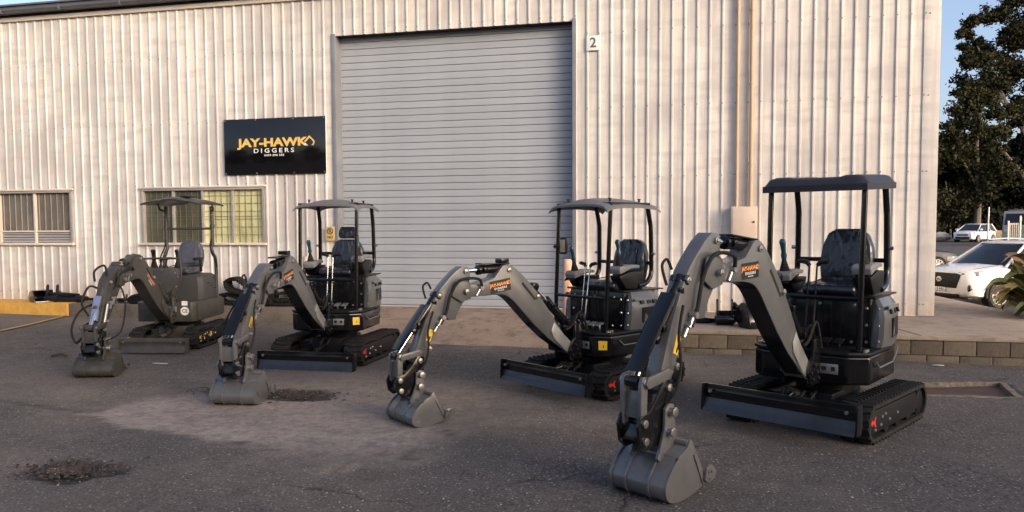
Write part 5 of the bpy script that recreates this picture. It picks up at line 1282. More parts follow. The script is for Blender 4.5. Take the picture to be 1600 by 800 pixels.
loose_hitch((0.56, 10.82, SLAB), (0, 0, 4), 0.98, 'black hitch with two upright prongs on the slab beside a tipped bucket')
t = thing('ripper_tooth', (0.30, 10.95, SLAB), R(8), 'black curved ripper tooth lying on the slab left of the pronged hitch', 'ripper')
b = MB(); b.prism([(-0.24, 0.02), (-0.20, 0.13), (-0.10, 0.10), (0.06, 0.075), (0.20, 0.06), (0.20, 0.02), (0.04, 0.0), (-0.10, 0.0)], -0.03, 0.03); b.build('shank', M_BLACK, t, bevel=0.006)
b = MB(); b.prism([(-0.27, 0.0), (-0.17, 0.0), (-0.17, 0.16), (-0.22, 0.17), (-0.27, 0.10)], -0.06, 0.06); b.build('bracket', M_BLACK, t, bevel=0.006)
loose_hitch((-11.44, 12.06, SLAB), (0, 0, 12), 0.92, 'black hitch with two ears standing on the yellow kerb by the shed')
loose_bucket((-11.66, 12.03, SLAB), (0, 0, 150), 0.72, 0.22, 'low black bucket lying on the yellow kerb left of the two eared hitch', hinge=False)
t = thing('grader_blade', (-11.12, 12.08, SLAB), R(4), 'flat black blade attachment lying on the kerb right of the two eared hitch', 'attachment')
b = MB(); b.prism([(-0.20, 0.0), (0.20, 0.0), (0.22, 0.16), (-0.16, 0.19), (-0.22, 0.10)], -0.03, 0.02); b.build('plate', M_BLACK, t, bevel=0.008)
b = MB(); b.cyl((-0.2, -0.03, 0.05), (0.21, -0.03, 0.05), 0.045, n=12); b.build('tube', M_SATIN, t, bevel=0.004)
t = thing('auger', (-10.45, 12.10, SLAB), R(2), 'black auger drill lying along the kerb behind the leftmost arm', 'auger')
b = MB(); b.cyl((-0.45, 0, 0.06), (0.75, 0, 0.06), 0.028, n=10); b.build('shaft', M_SATIN, t)
b = MB(); rows = []
for q in range(37):
    a = 2 * PI * q / 12; x = 0.05 + q * 0.018; rows.append([(x, 0.025 * math.cos(a), 0.07 + 0.025 * math.sin(a)), (x, 0.085 * math.cos(a), 0.085 + 0.085 * math.sin(a))])
b.grid(rows); b.grid([[(p[0] + 0.006, p[1], p[2]) for p in r_] for r_ in rows]); b.build('flight', M_SATIN, t)
b = MB(); b.cyl((-0.50, 0, 0.07), (-0.36, 0, 0.07), 0.065, n=14); b.cyl((-0.36, 0, 0.07), (-0.27, 0, 0.07), 0.045, n=12); b.build('drive_head', M_SATIN, t, bevel=0.006)
b = MB(); b.cyl((0.74, 0, 0.06), (0.80, 0, 0.06), 0.05, 0.012, n=10); b.build('tip', M_SATIN, t)
loose_bucket((-9.58, 12.06, SLAB), (0, 0, 200), 0.62, 0.19, 'black bucket on the kerb behind the boom of the small dark grey digger', hinge=False)

def loose_track(loc, eul, pts, w, label):
    t = thing('rubber_track', loc, 0, label, 'rubber track', 'spare rubber tracks heaped by the shed wall'); t.rotation_euler = [R(a) for a in eul]
    P = spline([Vector((x, 0, z)) for x, z in pts + [pts[0]]], 6)[:-1]; n = len(P); out = []; inn = []
    for i, p in enumerate(P):
        d = (P[(i + 1) % n] - P[i - 1]).normalized(); nn = Vector((d.z, 0, -d.x)); out.append(p + nn * 0.014); inn.append(p - nn * 0.014)
    b = MB(); S = lambda Q, y: [(p.x, y, p.z) for p in Q]
    b.grid([S(out, -w), S(out, w), S(inn, w), S(inn, -w), S(out, -w)], True); tr = b.build('belt', M_RUBBER, t, fix=True)
    L_ = arclen([(p.x, p.z) for p in P], 44); src = None
    b = MB(); b.hexa([(-0.013, -w, -0.02), (0.013, -w, -0.02), (0.013, w, -0.02), (-0.013, w, -0.02), (-0.008, -w, 0.032), (0.008, -w, 0.032), (0.008, w, 0.032), (-0.008, w, 0.032)])
    for x, z, a in L_:
        M = Matrix.Translation((x, 0, z)) @ Matrix.Rotation(-a, 4, 'Y')
        if src is None: src = b.build('lug', M_RUBBER, t, smooth=False); src.matrix_local = M
        else: inst(src, 'lug', t, M)
loose_track((-6.72, 12.08, SLAB + 0.01), (0, 0, 3), [(-0.66, 0.10), (-0.5, 0.03), (0, 0.03), (0.5, 0.03), (0.66, 0.08), (0.52, 0.14), (0, 0.10), (-0.5, 0.16)], 0.10, 'black rubber track lying flat at the bottom right of the heap behind the second arm')
loose_track((-7.45, 12.07, SLAB + 0.01), (0, 0, -6), [(-0.56, 0.10), (-0.42, 0.03), (0, 0.03), (0.42, 0.03), (0.54, 0.08), (0.40, 0.15), (0, 0.11), (-0.42, 0.19)], 0.10, 'black rubber track lying flat at the bottom left of the heap')
loose_track((-7.42, 12.08, SLAB + 0.18), (0, 12, 5), [(-0.42, 0.16), (-0.34, 0.03), (0.0, 0.02), (0.40, 0.04), (0.48, 0.11), (0.30, 0.20), (0, 0.17), (-0.28, 0.25)], 0.13, 'black rubber track folded on top of the heap, leaning to the right')
loose_track((-6.82, 12.12, SLAB + 0.19), (0, -8, -4), [(-0.50, 0.10), (-0.40, 0.02), (0.0, 0.02), (0.45, 0.02), (0.55, 0.09), (0.36, 0.17), (0, 0.13), (-0.35, 0.17)], 0.10, 'black rubber track lying on the flat one at the right of the heap')

# ------------------------------------------------------------------ cars
def car(name, loc, yaw, st, gh, label, cat, paint, wb, tr, tw, group=None, trim=False, z_mir=1.0):
    """st: body stations (x, half width, z bottom, z shoulder); gh: (bottom z, top z, x front bottom, x front top, x rear top, x rear bottom, half width bottom, top)"""
    t = thing(name, loc, yaw, label, cat, group)
    rows = []
    for (x, w, zb, zt) in st:
        h = zt - zb
        half = [(0.0, zb), (w * 0.80, zb), (w * 0.97, zb + 0.10 * h), (w * 1.0, zb + 0.42 * h), (w * 0.985, zb + 0.74 * h), (w * 0.94, zb + 0.92 * h), (w * 0.80, zt), (0.0, zt + 0.03)]
        rows.append([(x, y, z) for y, z in half] + [(x, -y, z) for y, z in half[-2:0:-1]])
    b = MB(); b.grid(rows, True); n = len(rows[0]); b.add(rows[0], [tuple(range(n))]); b.add(rows[-1], [tuple(range(n))])
    bd = b.build('body', paint, t, fix=True, angle=38)
    z0, z1, xa, xb, xc, xd, w0, w1 = gh
    zm = z0 + 0.93 * (z1 - z0)
    def lv(f): return (xa + (xb - xa) * f, xd + (xc - xd) * f, w0 + (w1 - w0) * f, z0 + (z1 - z0) * f)
    rows = []
    for f in (-0.15, 0.0, 0.5, 0.95):
        a, d, w, z = lv(f); bow = 0.10
        rows.append([(a + bow, 0, z), (a + bow * 0.6, w * 0.6, z), (a - 0.02, w * 0.93, z), (a - 0.12, w, z), (d + 0.15, w, z), (d, w * 0.85, z), (d - 0.03, 0, z), (d, -w * 0.85, z), (d + 0.15, -w, z), (a - 0.12, -w, z), (a - 0.02, -w * 0.93, z), (a + bow * 0.6, -w * 0.6, z)])
    b = MB(); b.grid(rows, True); b.add(rows[-1], [tuple(range(12))]); b.build('window_glass', M_CARG, t, fix=True, angle=40)
    a, d, w, z = lv(0.93); rows = []
    for k_, dz in ((1.0, 0.0), (1.015, 0.02), (0.93, 0.055), (0.7, 0.075), (0.3, 0.083)):
        cx = (a + d) / 2; rows.append([(cx + (p[0] - cx) * k_, p[1] * k_, z + dz) for p in [(a + 0.10, 0, 0), (a + 0.06, w * 0.6, 0), (a - 0.02, w * 0.94, 0), (a - 0.14, w * 1.0, 0), (d + 0.15, w, 0), (d, w * 0.85, 0), (d - 0.03, 0, 0), (d, -w * 0.85, 0), (d + 0.15, -w, 0), (a - 0.14, -w, 0), (a - 0.02, -w * 0.94, 0), (a + 0.06, -w * 0.6, 0)]])
    b = MB(); b.grid(rows, True); b.add(rows[-1], [tuple(range(12))]); b.build('roof', paint, t, fix=True, angle=50)
    for s in (-1, 1):
        a0, d0, w_0, zz0 = lv(-0.12); a1, d1, w_1, zz1 = lv(0.97)
        b = MB(); b.tube([(a0 - 0.03, s * w_0 * 0.99, zz0), (a1 - 0.05, s * w_1 * 0.99, zz1)], 0.034, 8); b.build('roof_pillar', paint, t); b = MB(); b.tube([(d0 + 0.10, s * w_0 * 0.95, zz0), (d1 + 0.10, s * w_1 * 0.98, zz1)], 0.075, 8); b.build('roof_pillar', paint, t)
        xm = (a0 + d0) / 2 + 0.05; xt = (a1 + d1) / 2
        b = MB(); b.tube([(xm, s * (w_0 + 0.004), zz0), (xt, s * (w_1 + 0.002), zz1)], 0.026, 6); b.build('door_pillar', M_CARG if trim else M_SATIN, t)
        b = MB(); b.box(xa - 0.32, xa - 0.12, min(s * (w0 + 0.03), s * (w0 + 0.22)), max(s * (w0 + 0.03), s * (w0 + 0.22)), z0 + 0.02, z0 + 0.16); b.build('door_mirror', paint, t, bevel=0.035)
        for x in (wb / 2, -wb / 2):
            wm = max(w for xx, w, _, _ in st)
            b = MB(); yo = s * (wm - tw * 0.5)
            if True:
                rows = []
                for i in range(13):
                    an = PI * i / 12 * 1.12 - 0.06 * PI
                    rows.append([(x + rr * math.cos(an), s * (wm + dy), tr + rr * math.sin(an)) for rr, dy in ((tr * 1.06, -0.12), (tr * 1.06, 0.012), (tr * (1.24 if trim else 1.10), 0.014), (tr * (1.27 if trim else 1.12), -0.06))])
                b.grid(rows); b.build('wheel_arch', M_SATIN, t, fix=True)
            b = MB(); b.cyl((x, yo - s * 0.11, tr), (x, yo + s * tw * 0.45, tr), tr * 1.05, n=24); b.build('wheel_well', M_DARK, t)
            b = MB(); ro = [(tr * 0.70, -0.11), (tr * 0.95, -0.11), (tr, -0.08), (tr, 0.08), (tr * 0.95, 0.112), (tr * 0.72, 0.108)]
            b.grid([[(x + r_ * math.cos(2 * PI * i / 28), yo + s * (dy + 0.02), tr + r_ * math.sin(2 * PI * i / 28)) for i in range(28)] for r_, dy in ro], True)
            wl = b.build('wheel', M_TYRE, t, fix=True)
            b = MB()
            for i in range(10):
                an = 2 * PI * i / 10; c_, s_ = math.cos(an), math.sin(an); p = lambda r_, o: (x + r_ * c_ - o * s_, yo + s * 0.115, tr + r_ * s_ + o * c_)
                q = [p(tr * 0.12, -0.02), p(tr * 0.70, -0.022), p(tr * 0.70, 0.022), p(tr * 0.12, 0.02)]; b.hexa(q + [(a_, b_ + s * 0.015, c2) for a_, b_, c2 in q])
            b.cyl((x, yo + s * 0.10, tr), (x, yo + s * 0.135, tr), tr * 0.17, n=14)
            b.grid([[(x + r_ * math.cos(2 * PI * i / 28), yo + s * dy, tr + r_ * math.sin(2 * PI * i / 28)) for i in range(28)] for r_, dy in ((tr * 0.66, 0.10), (tr * 0.66, 0.135), (tr * 0.73, 0.135), (tr * 0.73, 0.10))], True)
            b.build('rim', M_CHR, wl, fix=True)
    return t
SUVST = [(2.29, 0.50, 0.50, 0.80), (2.27, 0.74, 0.40, 0.90), (2.17, 0.86, 0.30, 0.96), (1.95, 0.915, 0.25, 1.00), (1.5, 0.935, 0.24, 1.05), (1.0, 0.94, 0.24, 1.09), (0.5, 0.94, 0.24, 1.12), (-0.9, 0.94, 0.24, 1.13), (-1.7, 0.93, 0.26, 1.12), (-2.1, 0.88, 0.32, 1.08), (-2.26, 0.78, 0.42, 1.0), (-2.29, 0.55, 0.5, 0.9)]
suv = car('parked_suv', (8.52, 23.08, -0.47), R(-149.5), SUVST, (1.10, 1.66, 1.02, 0.12, -1.62, -2.08, 0.85, 0.63), 'white suv parked facing left behind the shed corner and strappy plants', 'suv', M_CARW, 2.72, 0.36, 0.22, trim=True)
b = MB()
for s in (-1, 1): b.tube([(1.12, s * 0.80, 1.112), (1.6, s * 0.82, 1.068), (2.02, s * 0.74, 1.008)], 0.006, 5); b.tube([(0.62, s * 0.945, 0.40), (0.66, s * 0.942, 0.9), (0.55, s * 0.90, 1.10)], 0.005, 5)
b.build('panel_gap', M_SATIN, suv, kind='stuff')
b = MB(); b.prism([(-0.50, 0.52), (0.50, 0.52), (0.62, 0.86), (0.50, 0.90), (-0.50, 0.90), (-0.62, 0.86)], 2.24, 2.315, 'x'); gr = b.build('grille', M_SATIN, suv, bevel=0.02)
b = MB(); b.prism([(0.085 * math.cos(PI / 8 + q * PI / 4), 0.73 + 0.075 * math.sin(PI / 8 + q * PI / 4)) for q in range(8)], 2.316, 2.33, 'x'); b.build('badge', M_CHR, gr, bevel=0.006)
b = MB()
put_text(b, 'MG', 0.075, Matrix(((0, 0, 1, 2.332), (1, 0, 0, 0), (0, 1, 0, 0.73), (0, 0, 0, 1))), bold=0.002); b.build('badge_letters', M_STICK, gr, smooth=False)
b = MB(); b.box(2.30, 2.325, -0.19, 0.19, 0.43, 0.53); npl = b.build('number_plate', M_WHITE, suv, bevel=0.004)
b = MB(); put_text(b, '513 HU', 0.095, Matrix(((0, 0, 1, 2.327), (1, 0, 0, 0), (0, 1, 0, 0.48), (0, 0, 0, 1))), bold=0.002); b.build('plate_text', M_STICK, npl, smooth=False)
for s in (-1, 1):
    b = MB(); b.hexa([(2.24, s * 0.52, 0.80), (1.98, s * 0.92, 0.84), (1.84, s * 0.935, 0.90), (2.22, s * 0.52, 0.83), (2.22, s * 0.52, 0.925), (1.96, s * 0.90, 0.955), (1.76, s * 0.93, 0.965), (2.20, s * 0.52, 0.935)]); b.v = [Vector((p.x + 0.045, p.y + s * 0.006, p.z)) for p in b.v]
    hl = b.build('headlight', M_LAMP, suv, bevel=0.012, fix=True)
    b = MB(); b.cyl((2.24, s * 0.66, 0.87), (2.262, s * 0.67, 0.87), 0.038, n=14); b.build('lens', M_SATIN, hl)
    b = MB(); b.prism([(s * 0.56, 0.52), (s * 0.80, 0.44), (s * 0.86, 0.50), (s * 0.84, 0.62), (s * 0.66, 0.66), (s * 0.56, 0.58)], 2.10, 2.225, 'x'); fr = b.build('fog_lamp_surround', M_SATIN, suv, bevel=0.02)
    b = MB(); b.prism([(s * 0.62, 0.54), (s * 0.80, 0.50), (s * 0.80, 0.58), (s * 0.68, 0.61)], 2.226, 2.236, 'x'); b.build('fog_lamp', M_LAMP, fr, bevel=0.003)
b = MB(); b.box(2.18, 2.30, -0.52, 0.52, 0.29, 0.37); b.box(2.0, 2.22, -0.80, 0.80, 0.25, 0.30); b.build('lower_bumper', M_SATIN, suv, bevel=0.02)
b = MB(); b.prism([(-0.62, 0.375), (0.62, 0.375), (0.50, 0.41), (-0.50, 0.41)], 2.28, 2.312, 'x'); b.build('silver_skid_strip', M_CHR, suv, bevel=0.006)
for s in (-1, 1):
    b = MB(); b.tube([(-0.05, s * 0.60, 1.72), (-0.8, s * 0.61, 1.745), (-1.5, s * 0.60, 1.71)], 0.022, 8, 4); b.build('roof_rail', M_CHR, suv)
    b = MB(); b.tube([(1.0, s * 0.83, 1.115), (0.2, s * 0.872, 1.16), (-1.7, s * 0.86, 1.17)], 0.012, 6); b.build('window_trim', M_CHR, suv)
HST = [(2.05, 0.45, 0.40, 0.70), (2.0, 0.70, 0.28, 0.78), (1.8, 0.80, 0.22, 0.86), (1.3, 0.85, 0.20, 0.93), (0.8, 0.86, 0.20, 0.97), (-1.2, 0.86, 0.20, 1.0), (-1.8, 0.82, 0.28, 0.98), (-1.98, 0.74, 0.36, 0.92), (-2.02, 0.55, 0.42, 0.8)]
hb = car('parked_hatchback', (23.3, 69.6, gz(23, 69.6)), R(-133), HST, (0.95, 1.48, 1.22, 0.30, -1.55, -1.95, 0.80, 0.60), 'small white hatchback parked far off before the dark trees', 'car', M_CARW, 2.5, 0.31, 0.19)
b = MB(); b.prism([(-0.40, 0.56), (0.40, 0.56), (0.46, 0.66), (-0.46, 0.66)], 1.98, 2.075, 'x'); b.build('grille', M_SATIN, hb, bevel=0.01)
b = MB(); b.prism([(-0.50, 0.30), (0.50, 0.30), (0.58, 0.46), (-0.58, 0.46)], 1.95, 2.06, 'x'); b.build('lower_grille', M_SATIN, hb, bevel=0.01)
for s in (-1, 1):
    b = MB(); b.hexa([(2.0, s * 0.48, 0.64), (1.78, s * 0.82, 0.66), (1.72, s * 0.83, 0.70), (1.98, s * 0.48, 0.68), (1.98, s * 0.48, 0.78), (1.74, s * 0.80, 0.84), (1.66, s * 0.82, 0.85), (1.94, s * 0.48, 0.80)]); b.v = [Vector((p.x + 0.035, p.y + s * 0.005, p.z)) for p in b.v]; b.build('headlight', M_LAMP, hb, bevel=0.01, fix=True)
car('parked_sedan', (8.49, 34.17, gz(10, 34.6)), R(10), [(x * 1.08, w, zb, zt - 0.04) for x, w, zb, zt in HST], (0.93, 1.36, 0.9, 0.10, -1.2, -1.85, 0.78, 0.58), 'dark blue car almost hidden behind the white suv bonnet', 'car', M_CARD, 2.6, 0.31, 0.19)

# truck
tk = thing('parked_truck', (23.0, 59.6, gz(23, 59)), R(-121), 'white and grey truck cab at the right edge behind the white gate', 'truck')
b = MB(); b.prism([(0.0, 0.55), (1.45, 0.55), (1.50, 0.95), (1.44, 1.35), (1.20, 2.25), (1.05, 2.36), (0.0, 2.36)], -0.98, 0.98); b.build('cab', M_TRUCK, tk, bevel=0.06, seg=3)
b = MB(); b.hexa([(1.455, -0.86, 1.42), (1.455, 0.86, 1.42), (1.445, 0.86, 1.42), (1.445, -0.86, 1.42), (1.235, -0.80, 2.18), (1.235, 0.80, 2.18), (1.215, 0.80, 2.18), (1.215, -0.80, 2.18)]); b.build('windscreen', M_CARG, tk)
for s in (-1, 1):
    b = MB(); b.box(0.35, 1.12, min(s * 0.975, s * 0.99), max(s * 0.975, s * 0.99), 1.42, 2.12); b.build('side_window', M_CARG, tk)
    b = MB(); b.box(1.46, 1.53, min(s * 0.55, s * 0.90), max(s * 0.55, s * 0.90), 0.92, 1.10); b.build('headlight', M_LAMP, tk, bevel=0.02)
    b = MB(); b.box(1.42, 1.52, min(s * 1.02, s * 1.2), max(s * 1.02, s * 1.2), 1.55, 1.98); b.tube([(1.3, s * 0.95, 2.1), (1.45, s * 1.12, 2.05), (1.47, s * 1.12, 1.9)], 0.02, 6); b.build('mirror', M_SATIN, tk, bevel=0.02)
    for x in (0.75, -2.6): b = MB(); b.cyl((x, s * 0.70, 0.40), (x, s * 0.95, 0.40), 0.40, n=20); wl = b.build('wheel', M_TYRE, tk, bevel=0.03); MB().cyl((x, s * 0.90, 0.40), (x, s * 0.962, 0.40), 0.22, n=16).build('rim', M_CHR, wl)
b = MB()
for q in range(4): b.box(1.49, 1.53, -0.5, 0.5, 0.88 + 0.10 * q, 0.94 + 0.10 * q)
b.build('grille', M_TRUCK, tk, bevel=0.01); b = MB(); b.box(1.40, 1.62, -1.0, 1.0, 0.48, 0.74); b.build('bumper', M_TRUCK, tk, bevel=0.04)
b = MB(); b.box(-4.2, 0.3, -0.45, 0.45, 0.55, 0.75); b.build('chassis', M_SATIN, tk); b = MB(); b.box(-4.3, -0.15, -1.05, 1.05, 0.78, 0.92); b.build('tray', M_ALU, tk, bevel=0.02)
b = MB(); b.box(0.9, 1.1, -0.7, 0.7, 2.362, 2.44); b.build('roof_bar', M_TRUCK, tk, bevel=0.03)

# white gate leaf and thin pole by the far road
gt = thing('white_gate', (10.95, 29.1, gz(11, 29)), R(12), 'narrow white slatted gate panel between the suv roof and the truck', 'gate')
for x in (-0.20, 0.20): b = MB(); b.box(x - 0.022, x + 0.022, -0.022, 0.022, 0, 2.15 if x < 0 else 2.32); b.build('post', M_CREAM, gt, bevel=0.006)
for q in range(5): b = MB(); b.box(-0.139 + q * 0.066, -0.127 + q * 0.066, -0.012, 0.012, 0.25, 2.08); b.build('slat', M_ALU, gt)
for z in (0.3, 1.2, 2.02): MB().box(-0.165, 0.165, 0.0125, 0.03, z, z + 0.05).build('cross_rail', M_CREAM, gt)
pole = MB(); pole.tube([(21.6, 62.0, 0), (21.65, 62.0, 2.9)], 0.05, 8); tag(pole.build('thin_pole', M_CARW), 'thin pale pole standing left of the truck cab', 'pole')
b = MB(); g = []
for i in range(7):
    g.append([(20.9 + (0.85 - 0.0) * math.sin(PI * i / 6) * math.cos(2 * PI * j / 10) * (1 + 0.15 * nz(i, j, .9)), 70.2 + 0.5 * math.sin(PI * i / 6) * math.sin(2 * PI * j / 10), 0.2 + 0.42 * (1 + math.cos(PI * i / 6)) * (1 + 0.1 * nz(j, i, .7))) for j in range(10)])
b.grid(g, True); tag(b.build('pale_boulder', M_ROCK), 'pale boulder beside the small white hatchback', 'rock')
b = MB(); b.box(-0.5, 0.5, -0.3, 0.3, 0, 0.95); o = b.build('sandstone_block', mat('sandstone', (0.25, 0.20, 0.12), 0.9, var=0.3, vscale=4), bevel=0.06); o.location = (26.1, 73.4, 0.18); tag(o, 'tan sandstone block under the trees right of the hatchback', 'stone block')
b = MB(); b.add([(22, 72, 0.24), (34, 68, 0.24), (60, 90, 0.3), (20, 95, 0.3)], [(0, 1, 2, 3)]); b.build('grass_verge', mat('dry_grass', (0.07, 0.065, 0.025), 0.95, var=0.4, vscale=3, bump=0.8, bscale=20), kind='structure')

# ------------------------------------------------------------------ strappy plants at the slab edge
b = MB(); b.prism([(4.77, 11.2), (9.0, 10.9), (9.0, 14.2), (4.97, 14.4)], -0.6, 0.235, 'z'); b.build('garden_bed', mat('bed_soil', (0.035, 0.026, 0.018), 0.95, var=0.5, vscale=8, bump=0.8), kind='structure')
leafs = []
def strap(L_, w, droop):
    P = []
    for i in range(8):
        t = i / 7; x = L_ * (t - droop * 0.35 * t ** 3); z = L_ * (0.75 * t - droop * t ** 2.4); ww = w * (0.55 + 0.9 * t) * (1 - max(0, (t - 0.62) / 0.38) ** 1.6) + 0.002
        P.append([(x, -ww, z + ww * 0.45), (x, 0, z), (x, ww, z + ww * 0.45)])
    return P
def strappy(loc, n, s, seed, label):
    t = thing('strappy_plant', loc, 0, label, 'plant', 'strappy plants by the slab edge'); r_ = random.Random(seed)
    for k in range(n):
        key = r_.randrange(5); mi = 0 if r_.random() < 0.60 else (1 if r_.random() < 0.55 else 2)
        while len(leafs) <= key * 3 + 2: leafs.append(None)
        M = Matrix.Translation((r_.uniform(-.06, .06), r_.uniform(-.06, .06), r_.uniform(-0.02, 0.28) * s)) @ Matrix.Rotation(r_.uniform(0, 2 * PI), 4, 'Z') @ Matrix.Rotation(R(r_.uniform(-38, 12)), 4, 'Y') @ Matrix.Rotation(R(r_.uniform(-25, 25)), 4, 'X') @ Matrix.Scale(s * r_.uniform(0.7, 1.15), 4)
        if leafs[key * 3 + mi] is None:
            b = MB(); b.grid(strap(0.58 + 0.06 * key, 0.048 + 0.006 * key, 0.22 + 0.15 * key)); o = b.build('leaf', M_PLANT[mi], t, angle=80); leafs[key * 3 + mi] = o; o.matrix_local = M
        else: inst(leafs[key * 3 + mi], 'leaf', t, M)
strappy((5.10, 12.80, 0.30), 80, 1.0, 3, 'strappy plant with green and yellowed leaves nearest the slab edge')
strappy((5.42, 13.2, 0.42), 80, 1.2, 4, 'taller strappy plant in front of the white suv door')
strappy((5.12, 12.2, 0.26), 60, 0.8, 5, 'low browned strappy plant at the right picture edge')
strappy((5.75, 12.7, 0.4), 60, 1.2, 6, 'strappy plant behind the others at the right picture edge')

# ------------------------------------------------------------------ trees
RT, FW = Vector((0.976, 0.217, 0)), Vector((-0.217, 0.976, 0))
def tree(name, base, trunk, limbs, clumps, lm, label, cat, leaf=(0.38, 0.135), per=220, group=None, seed=1):
    """clumps: (u right, v deep, height, radius); limbs: polylines in (u, v, h)."""
    r_ = random.Random(seed); base = Vector(base)
    t = thing(name, base, 0, label, cat, group)
    W = lambda u, v, h: RT * u + FW * v + Vector((0, 0, h))
    b = MB(); b.tube([W(*p[:3]) for p in trunk], [p[3] for p in trunk], 9); b.build('trunk', M_BARK, t)
    b = MB()
    for l in limbs: b.tube([W(*p[:3]) for p in l], [p[3] for p in l], 6)
    if limbs: b.build('limbs', M_BARK, t)
    b = MB()
    for (u, v, h, rad) in clumps:
        c = W(u, v, h); sub = [Vector((r_.gauss(0, 1), r_.gauss(0, 1), r_.gauss(0, 0.7))).normalized() * rad * r_.uniform(0.3, 0.95) for _ in range(7)]
        for _ in range(per):
            p = c + r_.choice(sub) + Vector((r_.gauss(0, 1), r_.gauss(0, 1), r_.gauss(0, 0.8))) * rad * 0.27
            a = Vector((r_.gauss(0, 1), r_.gauss(0, 1), r_.gauss(0, 0.7) - 0.5)).normalized(); q = a.orthogonal(); q.rotate(Matrix.Rotation(r_.uniform(0, 6.28), 3, a)); s_ = r_.uniform(0.6, 1.25)
            L_, w = leaf[0] * s_, leaf[1] * s_
            b.add([p - a * L_ * 0.5, p + q * w * 0.5, p + a * L_ * 0.5, p - q * w * 0.5], [(0, 1, 2, 3)])
    b.build('crown', lm, t, smooth=False)
    return t
S = 0.0625; PX = lambda px, py, r_, v=0: ((px - 1625) * S, v, 1.5 + (351 - py) * S, r_)
rr = random.Random(11)
cl = [PX(*p) for p in ((1497, 60, 0.75), (1507, 42, 0.8), (1522, 34, 0.9), (1538, 24, 1.0), (1553, 30, 1.1), (1500, 78, 0.6), (1502, 98, 0.8), (1512, 104, 0.9), (1530, 96, 1.0), (1548, 108, 1.5), (1568, 12, 1.1), (1585, 2, 1.2), (1600, -12, 1.4), (1562, 60, 0.9), (1578, 48, 1.1), (1592, 30, 1.3), (1588, 72, 1.2), (1604, 58, 1.5),
      (1540, 130, 1.3), (1556, 140, 1.2), (1575, 118, 1.1), (1592, 112, 1.3), (1608, 130, 1.5), (1535, 158, 1.0), (1575, 175, 1.0), (1598, 165, 1.2), (1548, 178, 0.9), (1590, 195, 0.9), (1566, 205, 0.7), (1520, 70, 0.45))]
for k in range(26): cl.append((rr.uniform(0, 14), rr.uniform(-5, 6), rr.uniform(9, 26), rr.uniform(1.2, 2.0)))
for k in range(12): cl.append((rr.uniform(-5, 0), rr.uniform(2, 6), rr.uniform(14, 23), rr.uniform(1.0, 1.5)))
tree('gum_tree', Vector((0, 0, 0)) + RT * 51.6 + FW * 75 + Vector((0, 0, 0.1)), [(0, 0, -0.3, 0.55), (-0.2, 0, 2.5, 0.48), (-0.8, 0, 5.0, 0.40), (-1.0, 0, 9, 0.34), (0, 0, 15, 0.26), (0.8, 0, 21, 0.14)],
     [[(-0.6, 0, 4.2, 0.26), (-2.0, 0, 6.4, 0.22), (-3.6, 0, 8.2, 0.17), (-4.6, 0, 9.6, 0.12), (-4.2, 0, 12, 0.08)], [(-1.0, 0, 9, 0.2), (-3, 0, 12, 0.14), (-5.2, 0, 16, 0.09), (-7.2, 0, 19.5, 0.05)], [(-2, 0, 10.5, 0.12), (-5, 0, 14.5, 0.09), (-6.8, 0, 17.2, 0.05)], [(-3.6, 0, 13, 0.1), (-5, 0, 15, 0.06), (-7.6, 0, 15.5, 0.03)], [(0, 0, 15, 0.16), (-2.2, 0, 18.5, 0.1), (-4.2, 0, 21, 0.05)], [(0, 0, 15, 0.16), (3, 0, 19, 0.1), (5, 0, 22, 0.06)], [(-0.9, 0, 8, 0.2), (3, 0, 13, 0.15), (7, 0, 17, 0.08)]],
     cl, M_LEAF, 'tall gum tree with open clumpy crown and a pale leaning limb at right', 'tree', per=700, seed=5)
S2 = 0.0625
cl = [PX(*p, -3) for p in ((1475, 150, 0.8), (1487, 138, 0.8), (1483, 168, 1.0), (1500, 150, 0.8), (1472, 182, 1.0), (1500, 178, 1.0), (1516, 168, 0.8), (1488, 200, 1.3), (1512, 205, 1.2), (1470, 215, 1.3), (1532, 212, 1.1), (1500, 228, 1.4), (1475, 245, 1.4), (1525, 240, 1.4))]
cl += [PX(*p, -3) for p in ((1466, 200, 1.0), (1462, 222, 1.1), (1470, 236, 1.0), (1478, 186, 0.8), (1484, 155, 0.6))]
cl = [(u + 7.5, 0, h, r_) for u, v, h, r_ in cl]
for k in range(30): cl.append((rr.uniform(-7, 3.5), rr.uniform(-1, 2), rr.uniform(1.5, 9), rr.uniform(1.0, 1.6)))
tree('dense_tree', RT * 44.1 + FW * 73 + Vector((0, 0, 0.1)), [(0, 0, -0.3, 0.35), (0.1, 0, 4, 0.28), (-0.2, 0, 9, 0.16), (0, 0, 13, 0.06)], [[(0, 0, 5, 0.15), (-2, 0, 8.5, 0.08), (-2.4, 0, 12, 0.04)]], cl, M_LEAF, 'bushy mid green tree beside the shed corner, below the tall gum crown', 'tree', per=600, seed=6)
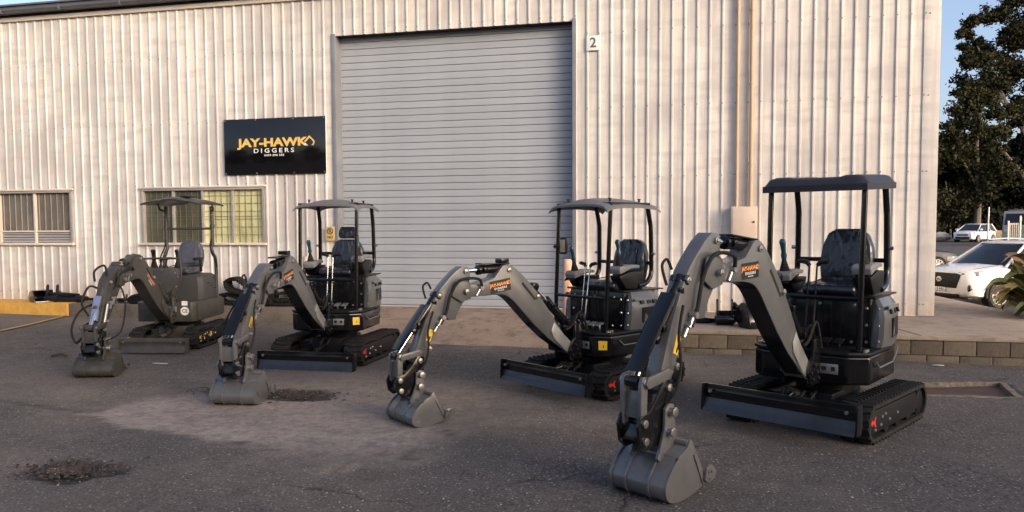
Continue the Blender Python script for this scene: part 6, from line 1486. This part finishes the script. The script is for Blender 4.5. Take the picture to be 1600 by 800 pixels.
for (px, d, hgt, wid, lab, sd_) in ((1490, 80, 9.5, 5.5, 'dark dense tree behind the hatchback, nearest the shed corner', 21), (1535, 84, 10.5, 6, 'dark dense tree with slim pale stems behind the hatchback', 22), (1585, 82, 7.5, 6, 'dark dense tree behind the truck cab', 23), (1640, 84, 11, 6.5, 'dark dense tree beyond the right picture edge', 24), (1450, 86, 9, 5, 'dark tree peeping out behind the shed corner', 25)):
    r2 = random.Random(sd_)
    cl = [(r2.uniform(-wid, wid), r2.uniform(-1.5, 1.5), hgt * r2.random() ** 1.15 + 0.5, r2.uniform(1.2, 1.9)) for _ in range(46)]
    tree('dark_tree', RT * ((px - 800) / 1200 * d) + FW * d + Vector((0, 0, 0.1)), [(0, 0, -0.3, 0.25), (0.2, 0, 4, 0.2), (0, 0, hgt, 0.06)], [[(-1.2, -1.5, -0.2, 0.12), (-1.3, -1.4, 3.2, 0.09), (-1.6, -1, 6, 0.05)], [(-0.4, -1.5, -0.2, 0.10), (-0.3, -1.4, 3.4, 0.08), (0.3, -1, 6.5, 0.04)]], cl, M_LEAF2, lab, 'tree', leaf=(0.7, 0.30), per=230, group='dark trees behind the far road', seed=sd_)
# the tree line across the road behind the photographer (mirrored in the sign, shades the low sun), and an added row for more shade
src = None
r2 = random.Random(31)
SPOTS = [(-64 + k * 8.5 + r2.uniform(-2, 2), -33 + r2.uniform(-3, 3), r2.uniform(0.85, 1.15)) for k in range(10)] + \
        [(22 + k * 3.4 + r2.uniform(-1, 1), -30 + k * 5.6 + r2.uniform(-1, 1), r2.uniform(1.3, 1.6)) for k in range(-2, 4)]  # added row, placed to block the low sun from diggers and left wall
for k, (x, y, s_) in enumerate(SPOTS):
    if src is None:
        cl = [(r2.uniform(-3.6, 3.6), r2.uniform(-3, 3), r2.uniform(1.0, 8.2), r2.uniform(1.0, 1.7)) for _ in range(34)]
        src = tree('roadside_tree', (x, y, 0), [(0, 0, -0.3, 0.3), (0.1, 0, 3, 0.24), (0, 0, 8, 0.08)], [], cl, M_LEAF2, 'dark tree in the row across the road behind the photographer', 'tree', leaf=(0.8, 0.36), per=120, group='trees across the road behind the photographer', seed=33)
    else:
        o = src.copy(); col.objects.link(o); o.location = (x, y, 0); o.rotation_euler = (0, 0, r2.uniform(0, 6)); o.scale = (s_, s_, s_)
        for ch in src.children: c2 = ch.copy(); col.objects.link(c2); c2.parent = o
